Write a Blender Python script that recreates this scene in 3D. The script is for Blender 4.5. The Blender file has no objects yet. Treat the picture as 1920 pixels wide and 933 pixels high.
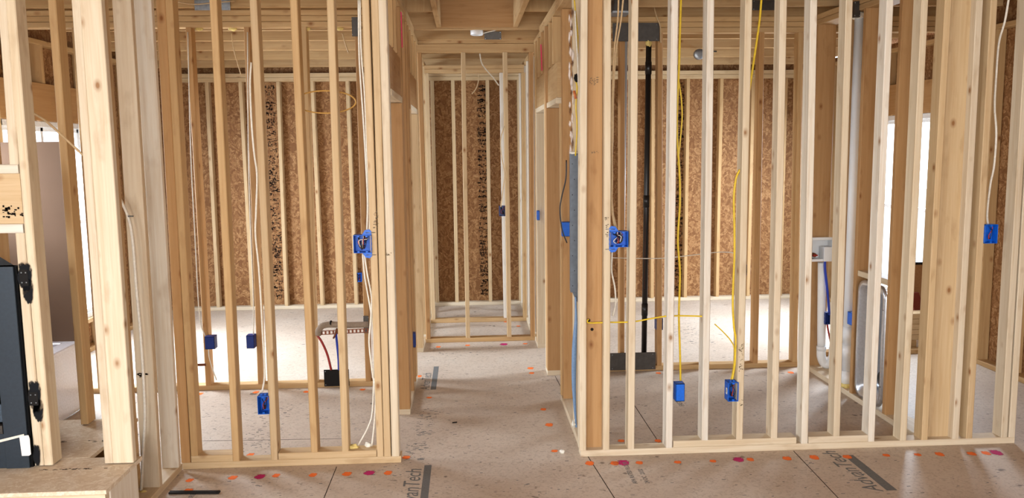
import bpy, math, random
from mathutils import Vector, Matrix
random.seed(7)
C = bpy.context.scene.collection
scn = bpy.context.scene

# ------------------------------------------------------------------ camera, sky, daylight, exposure
FOC, PITCH, YAW, ROLL, EYE = 1560.0, 0.12096, 0.05363, 0.01159, 1.75     # focal length in px of the 1920 px wide frame
cy, sy, cp, sp, cr, sr = math.cos(YAW), math.sin(YAW), math.cos(PITCH), math.sin(PITCH), math.cos(ROLL), math.sin(ROLL)
FWD = Vector((sy*cp, cy*cp, -sp)); RI0 = Vector((cy, -sy, 0)); DN0 = FWD.cross(RI0)
RI = cr*RI0 + sr*DN0; DN = -sr*RI0 + cr*DN0
cam = bpy.data.cameras.new('camera'); camo = bpy.data.objects.new('camera', cam); C.objects.link(camo)
cam.sensor_fit = 'HORIZONTAL'; cam.sensor_width = 36; cam.lens = FOC/1920*36; cam.clip_start = .05
m3 = Matrix((RI, -DN, -FWD)).transposed()
camo.matrix_world = Matrix.Translation((0, 0, EYE)) @ m3.to_4x4()
scn.camera = camo

w = bpy.data.worlds.new('overcast_sky'); scn.world = w; w.use_nodes = True
w.node_tree.nodes['Background'].inputs[0].default_value = (.93, .96, 1, 1)
w.node_tree.nodes['Background'].inputs[1].default_value = 4.0

def daylight(name, loc, rot, sx, sy_, power, col=(1, .97, .93)):
    l = bpy.data.lights.new(name, 'AREA'); l.shape = 'RECTANGLE'; l.size = sx; l.size_y = sy_; l.energy = power; l.color = col
    o = bpy.data.objects.new(name, l); o.location = loc; o.rotation_euler = rot; C.objects.link(o)
R90 = math.pi/2
daylight('daylight_front_windows', (-.3, -2.8, 1.6), (R90-.3, 0, 0), 4.4, 2.1, 280, (1, .98, .95))
daylight('daylight_left_window', (-3.75, 6.94, 1.45), (R90-.85, 0, -R90), 1.4, 1.7, 330, (.76, .87, 1))
daylight('daylight_added_window', (-3.8, -.4, 1.6), (R90-.5, 0, -R90), 2.8, 1.9, 260, (.88, .95, 1))  # added side window light, brightens the front floor and right studs
daylight('daylight_bath_window', (-3.75, 5.3, 1.8), (R90-.5, 0, -R90), .8, .8, 90, (.95, .97, 1))
daylight('daylight_right_window', (4.45, 7.55, 1.45), (R90-.85, 0, R90), 1.3, 1.7, 310, (.76, .87, 1))
scn.view_settings.view_transform = 'Standard'; scn.view_settings.look = 'None'
scn.view_settings.gamma = 1; scn.view_settings.use_curve_mapping = False
scn.view_settings.exposure = 0.15
scn.cycles.max_bounces = 8; scn.cycles.diffuse_bounces = 3; scn.cycles.use_denoising = True
scn.cycles.sample_clamp_indirect = 8; scn.cycles.caustics_reflective = False; scn.cycles.caustics_refractive = False

# ------------------------------------------------------------------ measuring helpers (sight lines met with a plane of the house)
def ray(x, y): return RI*((x-960)/FOC) + DN*((y-466.5)/FOC) + FWD
EYEP = Vector((0, 0, EYE))
def P(x, y, Y):
    d = ray(x, y); return EYEP + d*(Y/d.y)
def PX(x, y, X):
    d = ray(x, y); return EYEP + d*(X/d.x)
def PZ(x, y, z=0):
    d = ray(x, y); return EYEP + d*((z-EYE)/d.z)

# ------------------------------------------------------------------ materials
def lin(c): return tuple(((v/255)/12.92 if v/255 <= .04045 else ((v/255+.055)/1.055)**2.4) for v in c)
def new_mat(name, rough=.6, spec=.3, metal=0):
    m = bpy.data.materials.new(name); m.use_nodes = True
    b = m.node_tree.nodes['Principled BSDF']; b.inputs['Roughness'].default_value = rough
    b.inputs['Specular IOR Level'].default_value = spec; b.inputs['Metallic'].default_value = metal
    return m, m.node_tree, b
def N(nt, t, **k):
    n = nt.nodes.new(t)
    for a, v in k.items(): setattr(n, a, v)
    return n
def mixc(nt, fac, a, b, mode='MIX'):
    n = N(nt, 'ShaderNodeMix', data_type='RGBA', blend_type=mode)
    for s, v in ((n.inputs[0], fac), (n.inputs[6], a), (n.inputs[7], b)):
        if hasattr(v, 'is_output') or isinstance(v, bpy.types.NodeSocket): nt.links.new(v, s)
        else: s.default_value = v if isinstance(v, (int, float)) else (*v[:3], 1)
    return n.outputs[2]
def ramp(nt, src, stops):
    r = N(nt, 'ShaderNodeValToRGB'); nt.links.new(src, r.inputs[0])
    e = r.color_ramp.elements
    e[0].position, e[0].color = stops[0][0], (*stops[0][1], 1)
    e[1].position, e[1].color = stops[-1][0], (*stops[-1][1], 1)
    for p, c in stops[1:-1]:
        k = e.new(p); k.color = (*c, 1)
    return r.outputs[0]
def flat(name, c, rough=.5, spec=.4, metal=0, bump=0, scale=80, var=.06):
    m, nt, b = new_mat(name, rough, spec, metal)
    t = N(nt, 'ShaderNodeTexCoord'); n = N(nt, 'ShaderNodeTexNoise'); n.inputs['Scale'].default_value = scale
    nt.links.new(t.outputs['Object'], n.inputs['Vector'])
    lc = lin(c); d = tuple(max(0, v*(1-var*2)) for v in lc); h = tuple(min(1, v*(1+var)) for v in lc)
    nt.links.new(ramp(nt, n.outputs[0], [(.3, d), (.7, h)]), b.inputs['Base Color'])
    if bump:
        bp = N(nt, 'ShaderNodeBump'); bp.inputs['Strength'].default_value = bump; bp.inputs['Distance'].default_value = .002
        nt.links.new(n.outputs[0], bp.inputs['Height']); nt.links.new(bp.outputs[0], b.inputs['Normal'])
    return m

def make_wood():
    m, nt, b = new_mat('softwood_lumber', .62, .25)
    uv = N(nt, 'ShaderNodeUVMap'); oi = N(nt, 'ShaderNodeObjectInfo')
    mp = N(nt, 'ShaderNodeMapping'); mp.inputs['Scale'].default_value = (1.3, 30, 1)
    nt.links.new(uv.outputs[0], mp.inputs[0])
    n1 = N(nt, 'ShaderNodeTexNoise'); n1.inputs['Scale'].default_value = 1.6; n1.inputs['Detail'].default_value = 5; n1.inputs['Distortion'].default_value = .6
    nt.links.new(mp.outputs[0], n1.inputs[0])
    mp2 = N(nt, 'ShaderNodeMapping'); mp2.inputs['Scale'].default_value = (4, 180, 1); nt.links.new(uv.outputs[0], mp2.inputs[0])
    n2 = N(nt, 'ShaderNodeTexNoise'); n2.inputs['Scale'].default_value = 1.0; n2.inputs['Detail'].default_value = 3; nt.links.new(mp2.outputs[0], n2.inputs[0])
    base = oi.outputs['Color']
    dark = mixc(nt, 1.0, base, (.80, .70, .58), 'MULTIPLY')
    f1 = ramp(nt, n1.outputs[0], [(.35, (0, 0, 0)), (.75, (.7, .7, .7))])
    c = mixc(nt, f1, base, dark)
    f2 = ramp(nt, n2.outputs[0], [(.54, (0, 0, 0)), (.78, (.35, .35, .35))])
    c = mixc(nt, f2, c, mixc(nt, 1.0, base, (.72, .58, .44), 'MULTIPLY'))
    # knots
    mp3 = N(nt, 'ShaderNodeMapping'); mp3.inputs['Scale'].default_value = (5.0, 8, 1); nt.links.new(uv.outputs[0], mp3.inputs[0])
    vo = N(nt, 'ShaderNodeTexVoronoi'); vo.inputs['Scale'].default_value = 1.0; nt.links.new(mp3.outputs[0], vo.inputs['Vector'])
    fk = ramp(nt, vo.outputs['Distance'], [(.045, (1, 1, 1)), (.085, (.5, .5, .5)), (.17, (0, 0, 0))])
    c = mixc(nt, fk, c, mixc(nt, 1.0, base, (.45, .28, .17), 'MULTIPLY'))
    # mill and weather smudges
    mp4 = N(nt, 'ShaderNodeMapping'); mp4.inputs['Scale'].default_value = (3, 8, 1); nt.links.new(uv.outputs[0], mp4.inputs[0])
    n4 = N(nt, 'ShaderNodeTexNoise'); n4.inputs['Scale'].default_value = 1.5; n4.inputs['Detail'].default_value = 6; nt.links.new(mp4.outputs[0], n4.inputs[0])
    f4 = ramp(nt, n4.outputs[0], [(.58, (0, 0, 0)), (.72, (.5, .5, .5))])
    c = mixc(nt, f4, c, mixc(nt, 1.0, base, (.62, .52, .42), 'MULTIPLY'))
    nt.links.new(c, b.inputs['Base Color'])
    bp = N(nt, 'ShaderNodeBump'); bp.inputs['Strength'].default_value = .15; bp.inputs['Distance'].default_value = .001
    nt.links.new(n2.outputs[0], bp.inputs['Height']); nt.links.new(bp.outputs[0], b.inputs['Normal'])
    return m
WOOD = make_wood()

def make_osb(name, c1, c2, c3):
    m, nt, b = new_mat(name, .7, .2)
    t = N(nt, 'ShaderNodeTexCoord')
    n0 = N(nt, 'ShaderNodeTexNoise'); n0.inputs['Scale'].default_value = 7; nt.links.new(t.outputs['Object'], n0.inputs[0])
    v = N(nt, 'ShaderNodeTexVoronoi'); v.inputs['Scale'].default_value = 42
    ad = N(nt, 'ShaderNodeVectorMath', operation='MULTIPLY_ADD'); nt.links.new(n0.outputs['Color'], ad.inputs[0])
    ad.inputs[1].default_value = (.12, .12, .3); nt.links.new(t.outputs['Object'], ad.inputs[2])
    nt.links.new(ad.outputs[0], v.inputs['Vector'])
    n2 = N(nt, 'ShaderNodeTexNoise'); n2.inputs['Scale'].default_value = 26; n2.inputs['Detail'].default_value = 6; n2.inputs['Distortion'].default_value = 3.5
    nt.links.new(t.outputs['Object'], n2.inputs[0])
    sepv = N(nt, 'ShaderNodeSeparateColor'); nt.links.new(v.outputs['Color'], sepv.inputs[0])
    a = ramp(nt, sepv.outputs[0], [(.1, lin(c1)), (.5, lin(c2)), (.95, lin(c3))])
    f = ramp(nt, n2.outputs[0], [(.42, (0, 0, 0)), (.62, (.8, .8, .8))])
    c = mixc(nt, f, a, lin(c1))
    nt.links.new(c, b.inputs['Base Color'])
    bp = N(nt, 'ShaderNodeBump'); bp.inputs['Strength'].default_value = .3; bp.inputs['Distance'].default_value = .002
    nt.links.new(n2.outputs[0], bp.inputs['Height']); nt.links.new(bp.outputs[0], b.inputs['Normal'])
    return m
OSB = make_osb('osb_sheathing', (124, 84, 50), (154, 112, 72), (180, 138, 94))

def make_floor():
    m, nt, b = new_mat('subfloor_board', .55, .35)
    t = N(nt, 'ShaderNodeTexCoord')
    n1 = N(nt, 'ShaderNodeTexNoise'); n1.inputs['Scale'].default_value = 1.1; n1.inputs['Detail'].default_value = 6; nt.links.new(t.outputs['Object'], n1.inputs[0])
    n2 = N(nt, 'ShaderNodeTexNoise'); n2.inputs['Scale'].default_value = 38; n2.inputs['Detail'].default_value = 5; n2.inputs['Distortion'].default_value = 1.5; nt.links.new(t.outputs['Object'], n2.inputs[0])
    n3 = N(nt, 'ShaderNodeTexNoise'); n3.inputs['Scale'].default_value = 13; n3.inputs['Detail'].default_value = 2; nt.links.new(t.outputs['Object'], n3.inputs[0])
    a = ramp(nt, n1.outputs[0], [(.3, lin((188, 169, 151))), (.55, lin((201, 185, 168))), (.75, lin((209, 197, 183)))])
    c = mixc(nt, ramp(nt, n2.outputs[0], [(.48, (0, 0, 0)), (.7, (.45, .45, .45))]), a, lin((134, 114, 96)))
    c = mixc(nt, ramp(nt, n3.outputs[0], [(.70, (0, 0, 0)), (.76, (.8, .8, .8))]), c, lin((100, 88, 78)))
    nt.links.new(c, b.inputs['Base Color'])
    bp = N(nt, 'ShaderNodeBump'); bp.inputs['Strength'].default_value = .12; bp.inputs['Distance'].default_value = .002
    nt.links.new(n2.outputs[0], bp.inputs['Height']); nt.links.new(bp.outputs[0], b.inputs['Normal'])
    return m
FLOOR = make_floor()

def soft_spot(name, c, inner=.55, power=1.0):       # sprayed paint: opaque in the middle, thinning to nothing at the rim
    m, nt, b = new_mat(name, .7, .1)
    b.inputs['Base Color'].default_value = (*lin(c), 1)
    uv = N(nt, 'ShaderNodeUVMap'); g = N(nt, 'ShaderNodeVectorMath', operation='LENGTH'); nt.links.new(uv.outputs[0], g.inputs[0])
    n = N(nt, 'ShaderNodeTexNoise'); n.inputs['Scale'].default_value = 2.5; n.inputs['Detail'].default_value = 4; nt.links.new(uv.outputs[0], n.inputs[0])
    s = N(nt, 'ShaderNodeMath', operation='MULTIPLY_ADD'); nt.links.new(n.outputs[0], s.inputs[0]); s.inputs[1].default_value = .7; nt.links.new(g.outputs['Value'], s.inputs[2])
    nt.links.new(ramp(nt, s.outputs[0], [(inner+.3, (power,)*3), (1.22, (0, 0, 0))]), b.inputs['Alpha'])
    return m
PAINT_O = soft_spot('orange_marking_paint', (255, 126, 58), .62, .92)
PAINT_M = soft_spot('magenta_marking_paint', (196, 40, 110), .55, .9)
PAINT_K = soft_spot('black_overspray', (22, 24, 28), .62, .96)
INK = flat('stamp_ink', (96, 102, 106), .8, .1); INKB = flat('black_stamp_ink', (34, 26, 20), .8, .1)
INKG = flat('grey_stamp_ink', (116, 116, 114), .8, .1)
PENCIL = flat('pencil_mark', (120, 104, 84), .8, .1)
PINK = flat('pink_marking_paint', (255, 70, 130), .6, .2)
BLUE = flat('blue_box_plastic', (10, 98, 208), .42, .4); BLUED = flat('dark_blue_plastic', (22, 48, 120), .4, .4)
CBLACK = flat('black_cable', (26, 24, 26), .4, .4); CWHITE = flat('white_cable', (228, 222, 208), .45, .4); CYEL = flat('yellow_cable', (222, 188, 40), .42, .4)
CBEIGE = flat('beige_cable', (196, 168, 128), .5, .3); CRED = flat('red_wire', (170, 60, 52), .45, .4)
ABS = flat('black_abs_pipe', (24, 22, 22), .35, .45); PVC = flat('white_pvc', (226, 228, 230), .35, .45, 0, 0, 20, .01); PVCG = flat('grey_pvc', (176, 176, 176), .4, .4, 0, 0, 20, .01)
STEELD = flat('dark_galvanised_steel', (74, 70, 66), .45, .5, .55, 0, 30, .1); STEEL = flat('galvanised_steel', (156, 164, 172), .38, .5, .85, 0, 40, .08)
ALU = flat('brushed_aluminium', (200, 204, 210), .3, .5, .9, 0, 60, .05)
COPPER = flat('copper_strap', (120, 70, 48), .4, .5, .7); LABEL_W = flat('white_paper', (242, 240, 236), .7, .2); GROOVE = flat('dark_groove', (40, 36, 32), .9, .05)
FBOX = flat('black_firebox_steel', (42, 52, 62), .45, .45, .3); FDARK = flat('firebox_lining', (12, 12, 13), .8, .1); MESHM = flat('fire_screen', (70, 84, 98), .5, .5, .4, .5, 300, .25)
FOAM = flat('yellow_foam', (226, 204, 130), .8, .15, 0, .6, 60, .1); FOAMW = flat('white_foam', (236, 232, 220), .8, .15, 0, .6, 60, .1)
TUBW = flat('white_fibreglass', (226, 226, 236), .2, .5); TAUPE = flat('taupe_shade_panel', (116, 94, 78), .7, .15, 0, 0, 4, .03)  # taupe carries the white tub end panel's back-lit shade in its colour
PEXR = flat('red_pex', (150, 34, 30), .35, .4); PEXB = flat('blue_pex', (30, 58, 170), .35, .4); INSUL = flat('grey_pipe_insulation', (150, 134, 118), .9, .1)
FILM = flat('blue_plastic_film', (118, 150, 188), .2, .6); VINYL = flat('white_vinyl', (236, 238, 240), .35, .4)
CARD = flat('brown_board', (150, 108, 70), .75, .15); REDB = flat('dark_red_board', (112, 48, 36), .7, .2); BLK = flat('matt_black', (20, 18, 17), .7, .2)
ORING = flat('orange_ring', (196, 110, 62), .5, .4); GROUND = flat('pale_gravel', (190, 188, 180), .9, .1)
def make_glass():
    m = bpy.data.materials.new('window_glass'); m.use_nodes = True; nt = m.node_tree; nt.nodes.clear()
    o = N(nt, 'ShaderNodeOutputMaterial'); x = N(nt, 'ShaderNodeMixShader'); t = N(nt, 'ShaderNodeBsdfTransparent'); g = N(nt, 'ShaderNodeBsdfGlossy')
    g.inputs['Roughness'].default_value = .02; x.inputs[0].default_value = .05
    nt.links.new(t.outputs[0], x.inputs[1]); nt.links.new(g.outputs[0], x.inputs[2]); nt.links.new(x.outputs[0], o.inputs[0])
    return m
GLASS = make_glass()

# lumber tones (each board its own)
PALE, PINE, AMBER, TAN, WHITE_P = (216, 201, 175), (206, 180, 141), (182, 142, 96), (196, 163, 118), (226, 219, 206)
def tone(c, j=.05):
    k = 1 + random.uniform(-j, j); h = random.uniform(-.03, .03)
    l = lin(c); return (min(1, l[0]*k), min(1, l[1]*k*(1-h*.4)), min(1, l[2]*k*(1-h*1.5)), 1)

# ------------------------------------------------------------------ mesh builder
class MB:
    def __init__(s): s.v, s.f, s.uv, s.sm = [], [], [], []
    def face(s, idx, uv, smooth=False): s.f.append(idx); s.uv.append(uv); s.sm.append(smooth)
    def prism(s, prof, A, B, U, V, smooth=False, cap=True, seg=1, bow=None):
        """extrude a closed 2-D profile [(u,v)...] from A to B"""
        A, B = Vector(A), Vector(B); L = (B-A).length; n = len(prof); ru, rv = random.uniform(0, 60), random.uniform(0, 60)
        per = [0]
        for i in range(n):
            a, b = prof[i], prof[(i+1) % n]; per.append(per[-1]+math.hypot(a[0]-b[0], a[1]-b[1]))
        st = len(s.v)
        for k in range(seg+1):
            t = k/seg; c = A.lerp(B, t)
            if bow: c = c + U*(bow[0]*math.sin(math.pi*t)) + V*(bow[1]*math.sin(math.pi*t))
            for u, v in prof: s.v.append(c+U*u+V*v)
        for k in range(seg):
            for i in range(n):
                j = (i+1) % n; a = st+k*n+i; b = st+k*n+j
                s.face((a, b, b+n, a+n), [(ru+L*k/seg, rv+per[i]), (ru+L*k/seg, rv+per[i+1]), (ru+L*(k+1)/seg, rv+per[i+1]), (ru+L*(k+1)/seg, rv+per[i])], smooth)
        if cap:
            s.face(tuple(st+i for i in reversed(range(n))), [(ru+prof[i][0], rv+prof[i][1]) for i in reversed(range(n))])
            s.face(tuple(st+seg*n+i for i in range(n)), [(ru+prof[i][0], rv+prof[i][1]) for i in range(n)])
        return s
    def board(s, A, B, U, wd, V, th, ch=.003, seg=1, bow=None):
        U, V = Vector(U), Vector(V); a, b = wd/2, th/2; c = min(ch, a*.4, b*.4)
        prof = [(-a+c, -b), (a-c, -b), (a, -b+c), (a, b-c), (a-c, b), (-a+c, b), (-a, b-c), (-a, -b+c)]
        D = Vector(B)-Vector(A)
        if U.cross(V).dot(D) < 0: prof.reverse()
        return s.prism(prof, A, B, U, V, seg=seg, bow=bow)
    def box(s, lo, hi, ch=.0015):
        lo, hi = Vector(lo), Vector(hi); d = hi-lo; c = (lo+hi)/2
        k = max(range(3), key=lambda i: d[i]); ax = [Vector((1, 0, 0)), Vector((0, 1, 0)), Vector((0, 0, 1))]
        u, v = [i for i in range(3) if i != k]
        return s.board(c-ax[k]*d[k]/2, c+ax[k]*d[k]/2, ax[u], d[u], ax[v], d[v], ch)
    def tube(s, pts, r, n=8, sub=6, cap=True):
        pts = [Vector(p) for p in pts]
        if sub > 1 and len(pts) > 2:
            q = [2*pts[0]-pts[1]]+pts+[2*pts[-1]-pts[-2]]; out = []
            for i in range(1, len(q)-2):
                for k in range(sub):
                    t = k/sub; a, b, c, d = q[i-1], q[i], q[i+1], q[i+2]
                    out.append(.5*((2*b)+(c-a)*t+(2*a-5*b+4*c-d)*t*t+(3*b-a-3*c+d)*t**3))
            pts = out+[pts[-1]]
        st = len(s.v); T = (pts[1]-pts[0]).normalized(); X = T.orthogonal().normalized(); L = 0
        for i, p in enumerate(pts):
            t2 = (pts[min(i+1, len(pts)-1)]-pts[max(i-1, 0)]).normalized()
            X = (X-t2*X.dot(t2)).normalized(); Yv = t2.cross(X)
            rr = r(i/(len(pts)-1)) if callable(r) else r
            for k in range(n):
                a = 2*math.pi*k/n; s.v.append(p+X*(rr*math.cos(a))+Yv*(rr*math.sin(a)))
        for i in range(len(pts)-1):
            l2 = L+(pts[i+1]-pts[i]).length
            for k in range(n):
                j = (k+1) % n; a = st+i*n+k; b = st+i*n+j
                s.face((a, b, b+n, a+n), [(L, k/n), (L, (k+1)/n), (l2, (k+1)/n), (l2, k/n)], True)
            L = l2
        if cap:
            s.face(tuple(st+k for k in reversed(range(n))), [(0, 0)]*n); e = st+(len(pts)-1)*n
            s.face(tuple(e+k for k in range(n)), [(0, 0)]*n)
        return s
    def lathe(s, c, axis, prof, n=24):
        """prof [(r, h)...] turned about axis through c"""
        c = Vector(c); T = Vector(axis).normalized(); X = T.orthogonal().normalized(); Yv = T.cross(X); st = len(s.v)
        for r, h in prof:
            for k in range(n):
                a = 2*math.pi*k/n; s.v.append(c+T*h+X*(r*math.cos(a))+Yv*(r*math.sin(a)))
        for i in range(len(prof)-1):
            for k in range(n):
                j = (k+1) % n; a = st+i*n+k; b = st+i*n+j
                s.face((a, b, b+n, a+n), [(0, 0)]*4, True)
        if prof[0][0] > 1e-5: s.face(tuple(st+k for k in reversed(range(n))), [(0, 0)]*n)
        if prof[-1][0] > 1e-5: s.face(tuple(st+(len(prof)-1)*n+k for k in range(n)), [(0, 0)]*n)
        return s
    def lump(s, c, r, amp=.25, n=10, sq=(1, 1, 1)):
        c = Vector(c); st = len(s.v); ph = [random.uniform(0, 6) for _ in range(4)]
        for i in range(n+1):
            th = math.pi*i/n
            for k in range(2*n):
                a = math.pi*k/n; d = Vector((math.sin(th)*math.cos(a), math.sin(th)*math.sin(a), math.cos(th)))
                q = r*(1+amp*math.sin(3*d.x+ph[0])*math.sin(4*d.y+ph[1])+amp*.6*math.sin(7*d.z+ph[2]+3*d.x))
                s.v.append(c+Vector((d.x*q*sq[0], d.y*q*sq[1], d.z*q*sq[2])))
        for i in range(n):
            for k in range(2*n):
                j = (k+1) % (2*n); a = st+i*2*n+k; b = st+i*2*n+j
                s.face((a, a+2*n, b+2*n, b), [(0, 0)]*4, True)
        return s
    def plate(s, pts, th, nrm):
        """flat polygon given thickness along nrm; uv centred for soft spots"""
        nrm = Vector(nrm); pts = [Vector(p) for p in pts]; n = len(pts); st = len(s.v)
        c = sum(pts, Vector())/n; R = max((p-c).length for p in pts)
        nn = (pts[1]-pts[0]).cross(pts[2]-pts[1])
        if nn.dot(nrm) < 0: pts.reverse()
        for p in pts: s.v.append(p)
        for p in pts: s.v.append(p+nrm*th)
        U = (pts[0]-c).normalized(); W = nrm.cross(U)
        q = [((p-c).dot(U)/R, (p-c).dot(W)/R) for p in pts]
        s.face(tuple(st+n+i for i in range(n)), q); s.face(tuple(st+i for i in reversed(range(n))), list(reversed(q)))
        for i in range(n):
            j = (i+1) % n; s.face((st+i, st+j, st+n+j, st+n+i), [(2, 2)]*4)
        return s
    def spot(s, c, nrm, U, ru, rw, th=.0006, n=16):
        c, nrm, U = Vector(c), Vector(nrm), Vector(U); W = nrm.cross(U); st = len(s.v)
        pts = []
        for k in range(n):
            a = 2*math.pi*k/n; pts.append((math.cos(a), math.sin(a)))
        for u, v in pts: s.v.append(c+U*(u*ru)+W*(v*rw)+nrm*th)
        s.face(tuple(st+k for k in range(n)), pts); return s

WL = {}
def build(name, mb, mat, parent=None, col=None):
    vs = mb.v; n = len(vs)
    lo = Vector((min(v.x for v in vs), min(v.y for v in vs), min(v.z for v in vs))); hi = Vector((max(v.x for v in vs), max(v.y for v in vs), max(v.z for v in vs)))
    c = (lo+hi)/2
    if parent is None: c.z = lo.z
    me = bpy.data.meshes.new(name); me.from_pydata([v-c for v in vs], [], mb.f)
    u = me.uv_layers.new(name='UVMap'); i = 0; data = []
    for q in mb.uv:
        for a in q: data += [a[0], a[1]]
    u.data.foreach_set('uv', data)
    me.polygons.foreach_set('use_smooth', mb.sm); me.update()
    me.materials.append(mat)
    o = bpy.data.objects.new(name, me); C.objects.link(o)
    pw = WL[parent.name] if parent else Vector((0, 0, 0))
    if parent: o.parent = parent
    o.location = c-pw; WL[o.name] = c.copy()
    if col: o.color = col
    return o
def tag(o, label=None, cat=None, group=None, kind=None):
    if label: o['label'] = label
    if cat: o['category'] = cat
    if group: o['group'] = group
    if kind: o['kind'] = kind
    return o
def thing(name, loc, label, cat, group=None):
    o = bpy.data.objects.new(name, None); o.empty_display_size = .1; C.objects.link(o); o.location = loc; WL[o.name] = Vector(loc)
    return tag(o, label, cat, group)
XA, YA, ZA = Vector((1, 0, 0)), Vector((0, 1, 0)), Vector((0, 0, 1))

# lumber
def edge(Y, a, b):                                   # a nearly plumb edge seen at a and b: X as a function of height
    p, q = P(*a, Y), P(*b, Y); k = (q.x-p.x)/(q.z-p.z)
    return lambda z: p.x+k*(z-p.z)
def stud(par, Y, a, b, z0, z1, w=.038, d=.089, c=PINE, name='stud', j=.05):
    """a, b: sight of the near right-hand edge low and high"""
    X = edge(Y, a, b)
    A = Vector((X(z0)-w/2, Y+d/2, z0)); B = Vector((X(z1)-w/2, Y+d/2, z1))
    bow = (random.uniform(-.003, .003), random.uniform(-.002, .002))
    return build(name, MB().board(A, B, XA, w, YA, d, .004, 4, bow), WOOD, par, tone(c, j))
def bx(par, lo, hi, name='stud', c=PINE, j=.05, ch=.003):
    return build(name, MB().box(lo, hi, ch), WOOD, par, tone(c, j))

# ================================================================== the setting
XL, XR, YB, YN = -3.34, 4.03, 9.31, -2.7           # inner faces of the outer sheathing
def struct(o): o['kind'] = 'structure'; return o
floor = struct(build('floor', MB().box((XL-.12, YN-.2, -.05), (XR+.12, YB+.05, 0)), FLOOR))
struct(build('ceiling', MB().box((XL-.12, YN-.2, 3.0), (XR+.12, YB+.05, 3.03)), OSB))
struct(build('wall_rear', MB().box((XL-.12, YB, -.05), (XR+.12, YB+.02, 3.0)), OSB)); wall_rear = bpy.data.objects['wall_rear']
def holed(name, X, holes, s):                        # side wall of sheathing with window openings (y0,y1,z0,z1), s = outward
    mb = MB(); x0, x1 = (X, X+.02*s) if s > 0 else (X-.02, X)
    y = YN-.2
    for (a, b, c, d) in holes:
        if a > y: mb.box((x0, y, -.05), (x1, a, 3.0))
        mb.box((x0, a, -.05), (x1, b, c)); mb.box((x0, a, d), (x1, b, 3.0 if s < 0 else 2.7)); y = b
    mb.box((x0, y, -.05), (x1, YB, 3.0 if s < 0 else 2.7))
    return struct(build(name, mb, OSB))
WL0, WL1, WL2, WR1 = (-1.8, 1.0, .3, 2.25), (4.95, 5.7, 1.25, 2.0), (6.26, 7.62, .30, 2.0), (6.98, 8.12, .29, 2.01)  # first opening is added, out of view, to let that light in
holed('wall_left', XL-.09, [WL0, WL1, WL2], -1)
wall_right = holed('wall_right', XR+.09, [WR1], 1)
mb = MB(); y0, y1 = YN-.2, YN-.18
mb.box((XL-.12, y0, -.05), (-2.6, y1, 3.0)); mb.box((2.0, y0, -.05), (XR+.12, y1, 3.0)); mb.box((-2.6, y0, 2.7), (2.0, y1, 3.0)); mb.box((-2.6, y0, -.05), (2.0, y1, .35))
struct(build('wall_front', mb, OSB))
struct(build('soffit_right', MB().box((XR+.13, 4.6, 2.9), (XR+.75, YB, 2.915)), OSB)); struct(build('trim_1', MB().box((XR+.73, 4.6, 2.75), (XR+.75, YB, 2.9)), OSB))
struct(build('ground', MB().box((-30, -30, -.6), (30, 40, -.5)), GROUND))

def window(n, X, y0, y1, z0, z1, s, mull=True):
    """vinyl single-hung window in a side wall; s = outward sign"""
    xa, xb = (X+.02, X+.09) if s > 0 else (X-.09, X-.02)
    mb = MB(); f = .045
    mb.box((xa, y0, z0), (xb, y0+f, z1)); mb.box((xa, y1-f, z0), (xb, y1, z1)); mb.box((xa, y0, z0), (xb, y1, z0+f)); mb.box((xa, y0, z1-f), (xb, y1, z1))
    o = struct(build('window_%d' % n, mb, VINYL))
    zm = (z0+z1)/2; xm = (xa+xb)/2
    for k, (a, b, off) in enumerate(((z0+f, zm+.02, -.012), (zm-.02, z1-f, .012))):
        q = MB(); x0, x1 = xm+off*s-.011, xm+off*s+.011; g = .032
        q.box((x0, y0+f, a), (x1, y0+f+g, b)); q.box((x0, y1-f-g, a), (x1, y1-f, b)); q.box((x0, y0+f, a), (x1, y1-f, a+g)); q.box((x0, y0+f, b-g), (x1, y1-f, b))
        if mull: q.box((x0, (y0+y1)/2-.02, a), (x1, (y0+y1)/2+.02, b))
        sash = build('window_sash', q, VINYL, o)
        build('window_pane', MB().box((x0+.008, y0+f+g, a+g), (x1-.008, y1-f-g, b-g)), GLASS, sash)
    return o
window(1, XL, *WL1, -1, False); window(2, XL, *WL2, -1); window(3, XR, *WR1, 1); window(4, XL, *WL0, -1)  # the last window is the added, unseen one beside the viewer

# ================================================================== floor markings, stamps and seams
def dots(lst, mat, name, rx=.036, z=0):
    for (x, y) in lst:
        c = PZ(x, y); k = random.uniform(.85, 1.15)
        build(name, MB().spot(c, ZA, XA, rx*k, rx*k*random.uniform(.9, 1.3), .0007), mat, floor)
dots([(1106, 868), (1153, 868), (1199, 867), (1271, 866), (1337, 864), (1407, 861), (1476, 859), (1527, 857), (1589, 856), (1662, 853), (1721, 852), (1762, 851),
      (1822, 850), (1849, 849), (356, 900), (352, 920), (437, 895), (518, 891), (587, 890), (651, 888), (728, 886), (762, 857), (1040, 845), (1030, 796), (1019, 767),
      (995, 690), (997, 699), (805, 745), (785, 705), (375, 738), (480, 735), (575, 734), (680, 730), (470, 852), (1165, 826), (1234, 826), (1235, 699), (1483, 698),
      (822, 650), (877, 647), (985, 644), (825, 604), (948, 603), (972, 611)], PAINT_O, 'paint_dot', .037)
dots([(1169, 867), (1385, 861), (1868, 848), (488, 893), (693, 886), (945, 645)], PAINT_M, 'paint_dot', .056)
def seam(p, q, name='seam', wd=.004):
    p, q = Vector(p), Vector(q); d = (q-p).normalized(); s_ = Vector((-d.y, d.x, 0))*wd/2
    build(name, MB().plate([p-s_, p+s_, q+s_, q-s_], .0006, ZA), GROOVE, floor)
a, b = PZ(1101, 853), PZ(1152, 933); seam(a, a+(b-a)*1.6)
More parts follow.
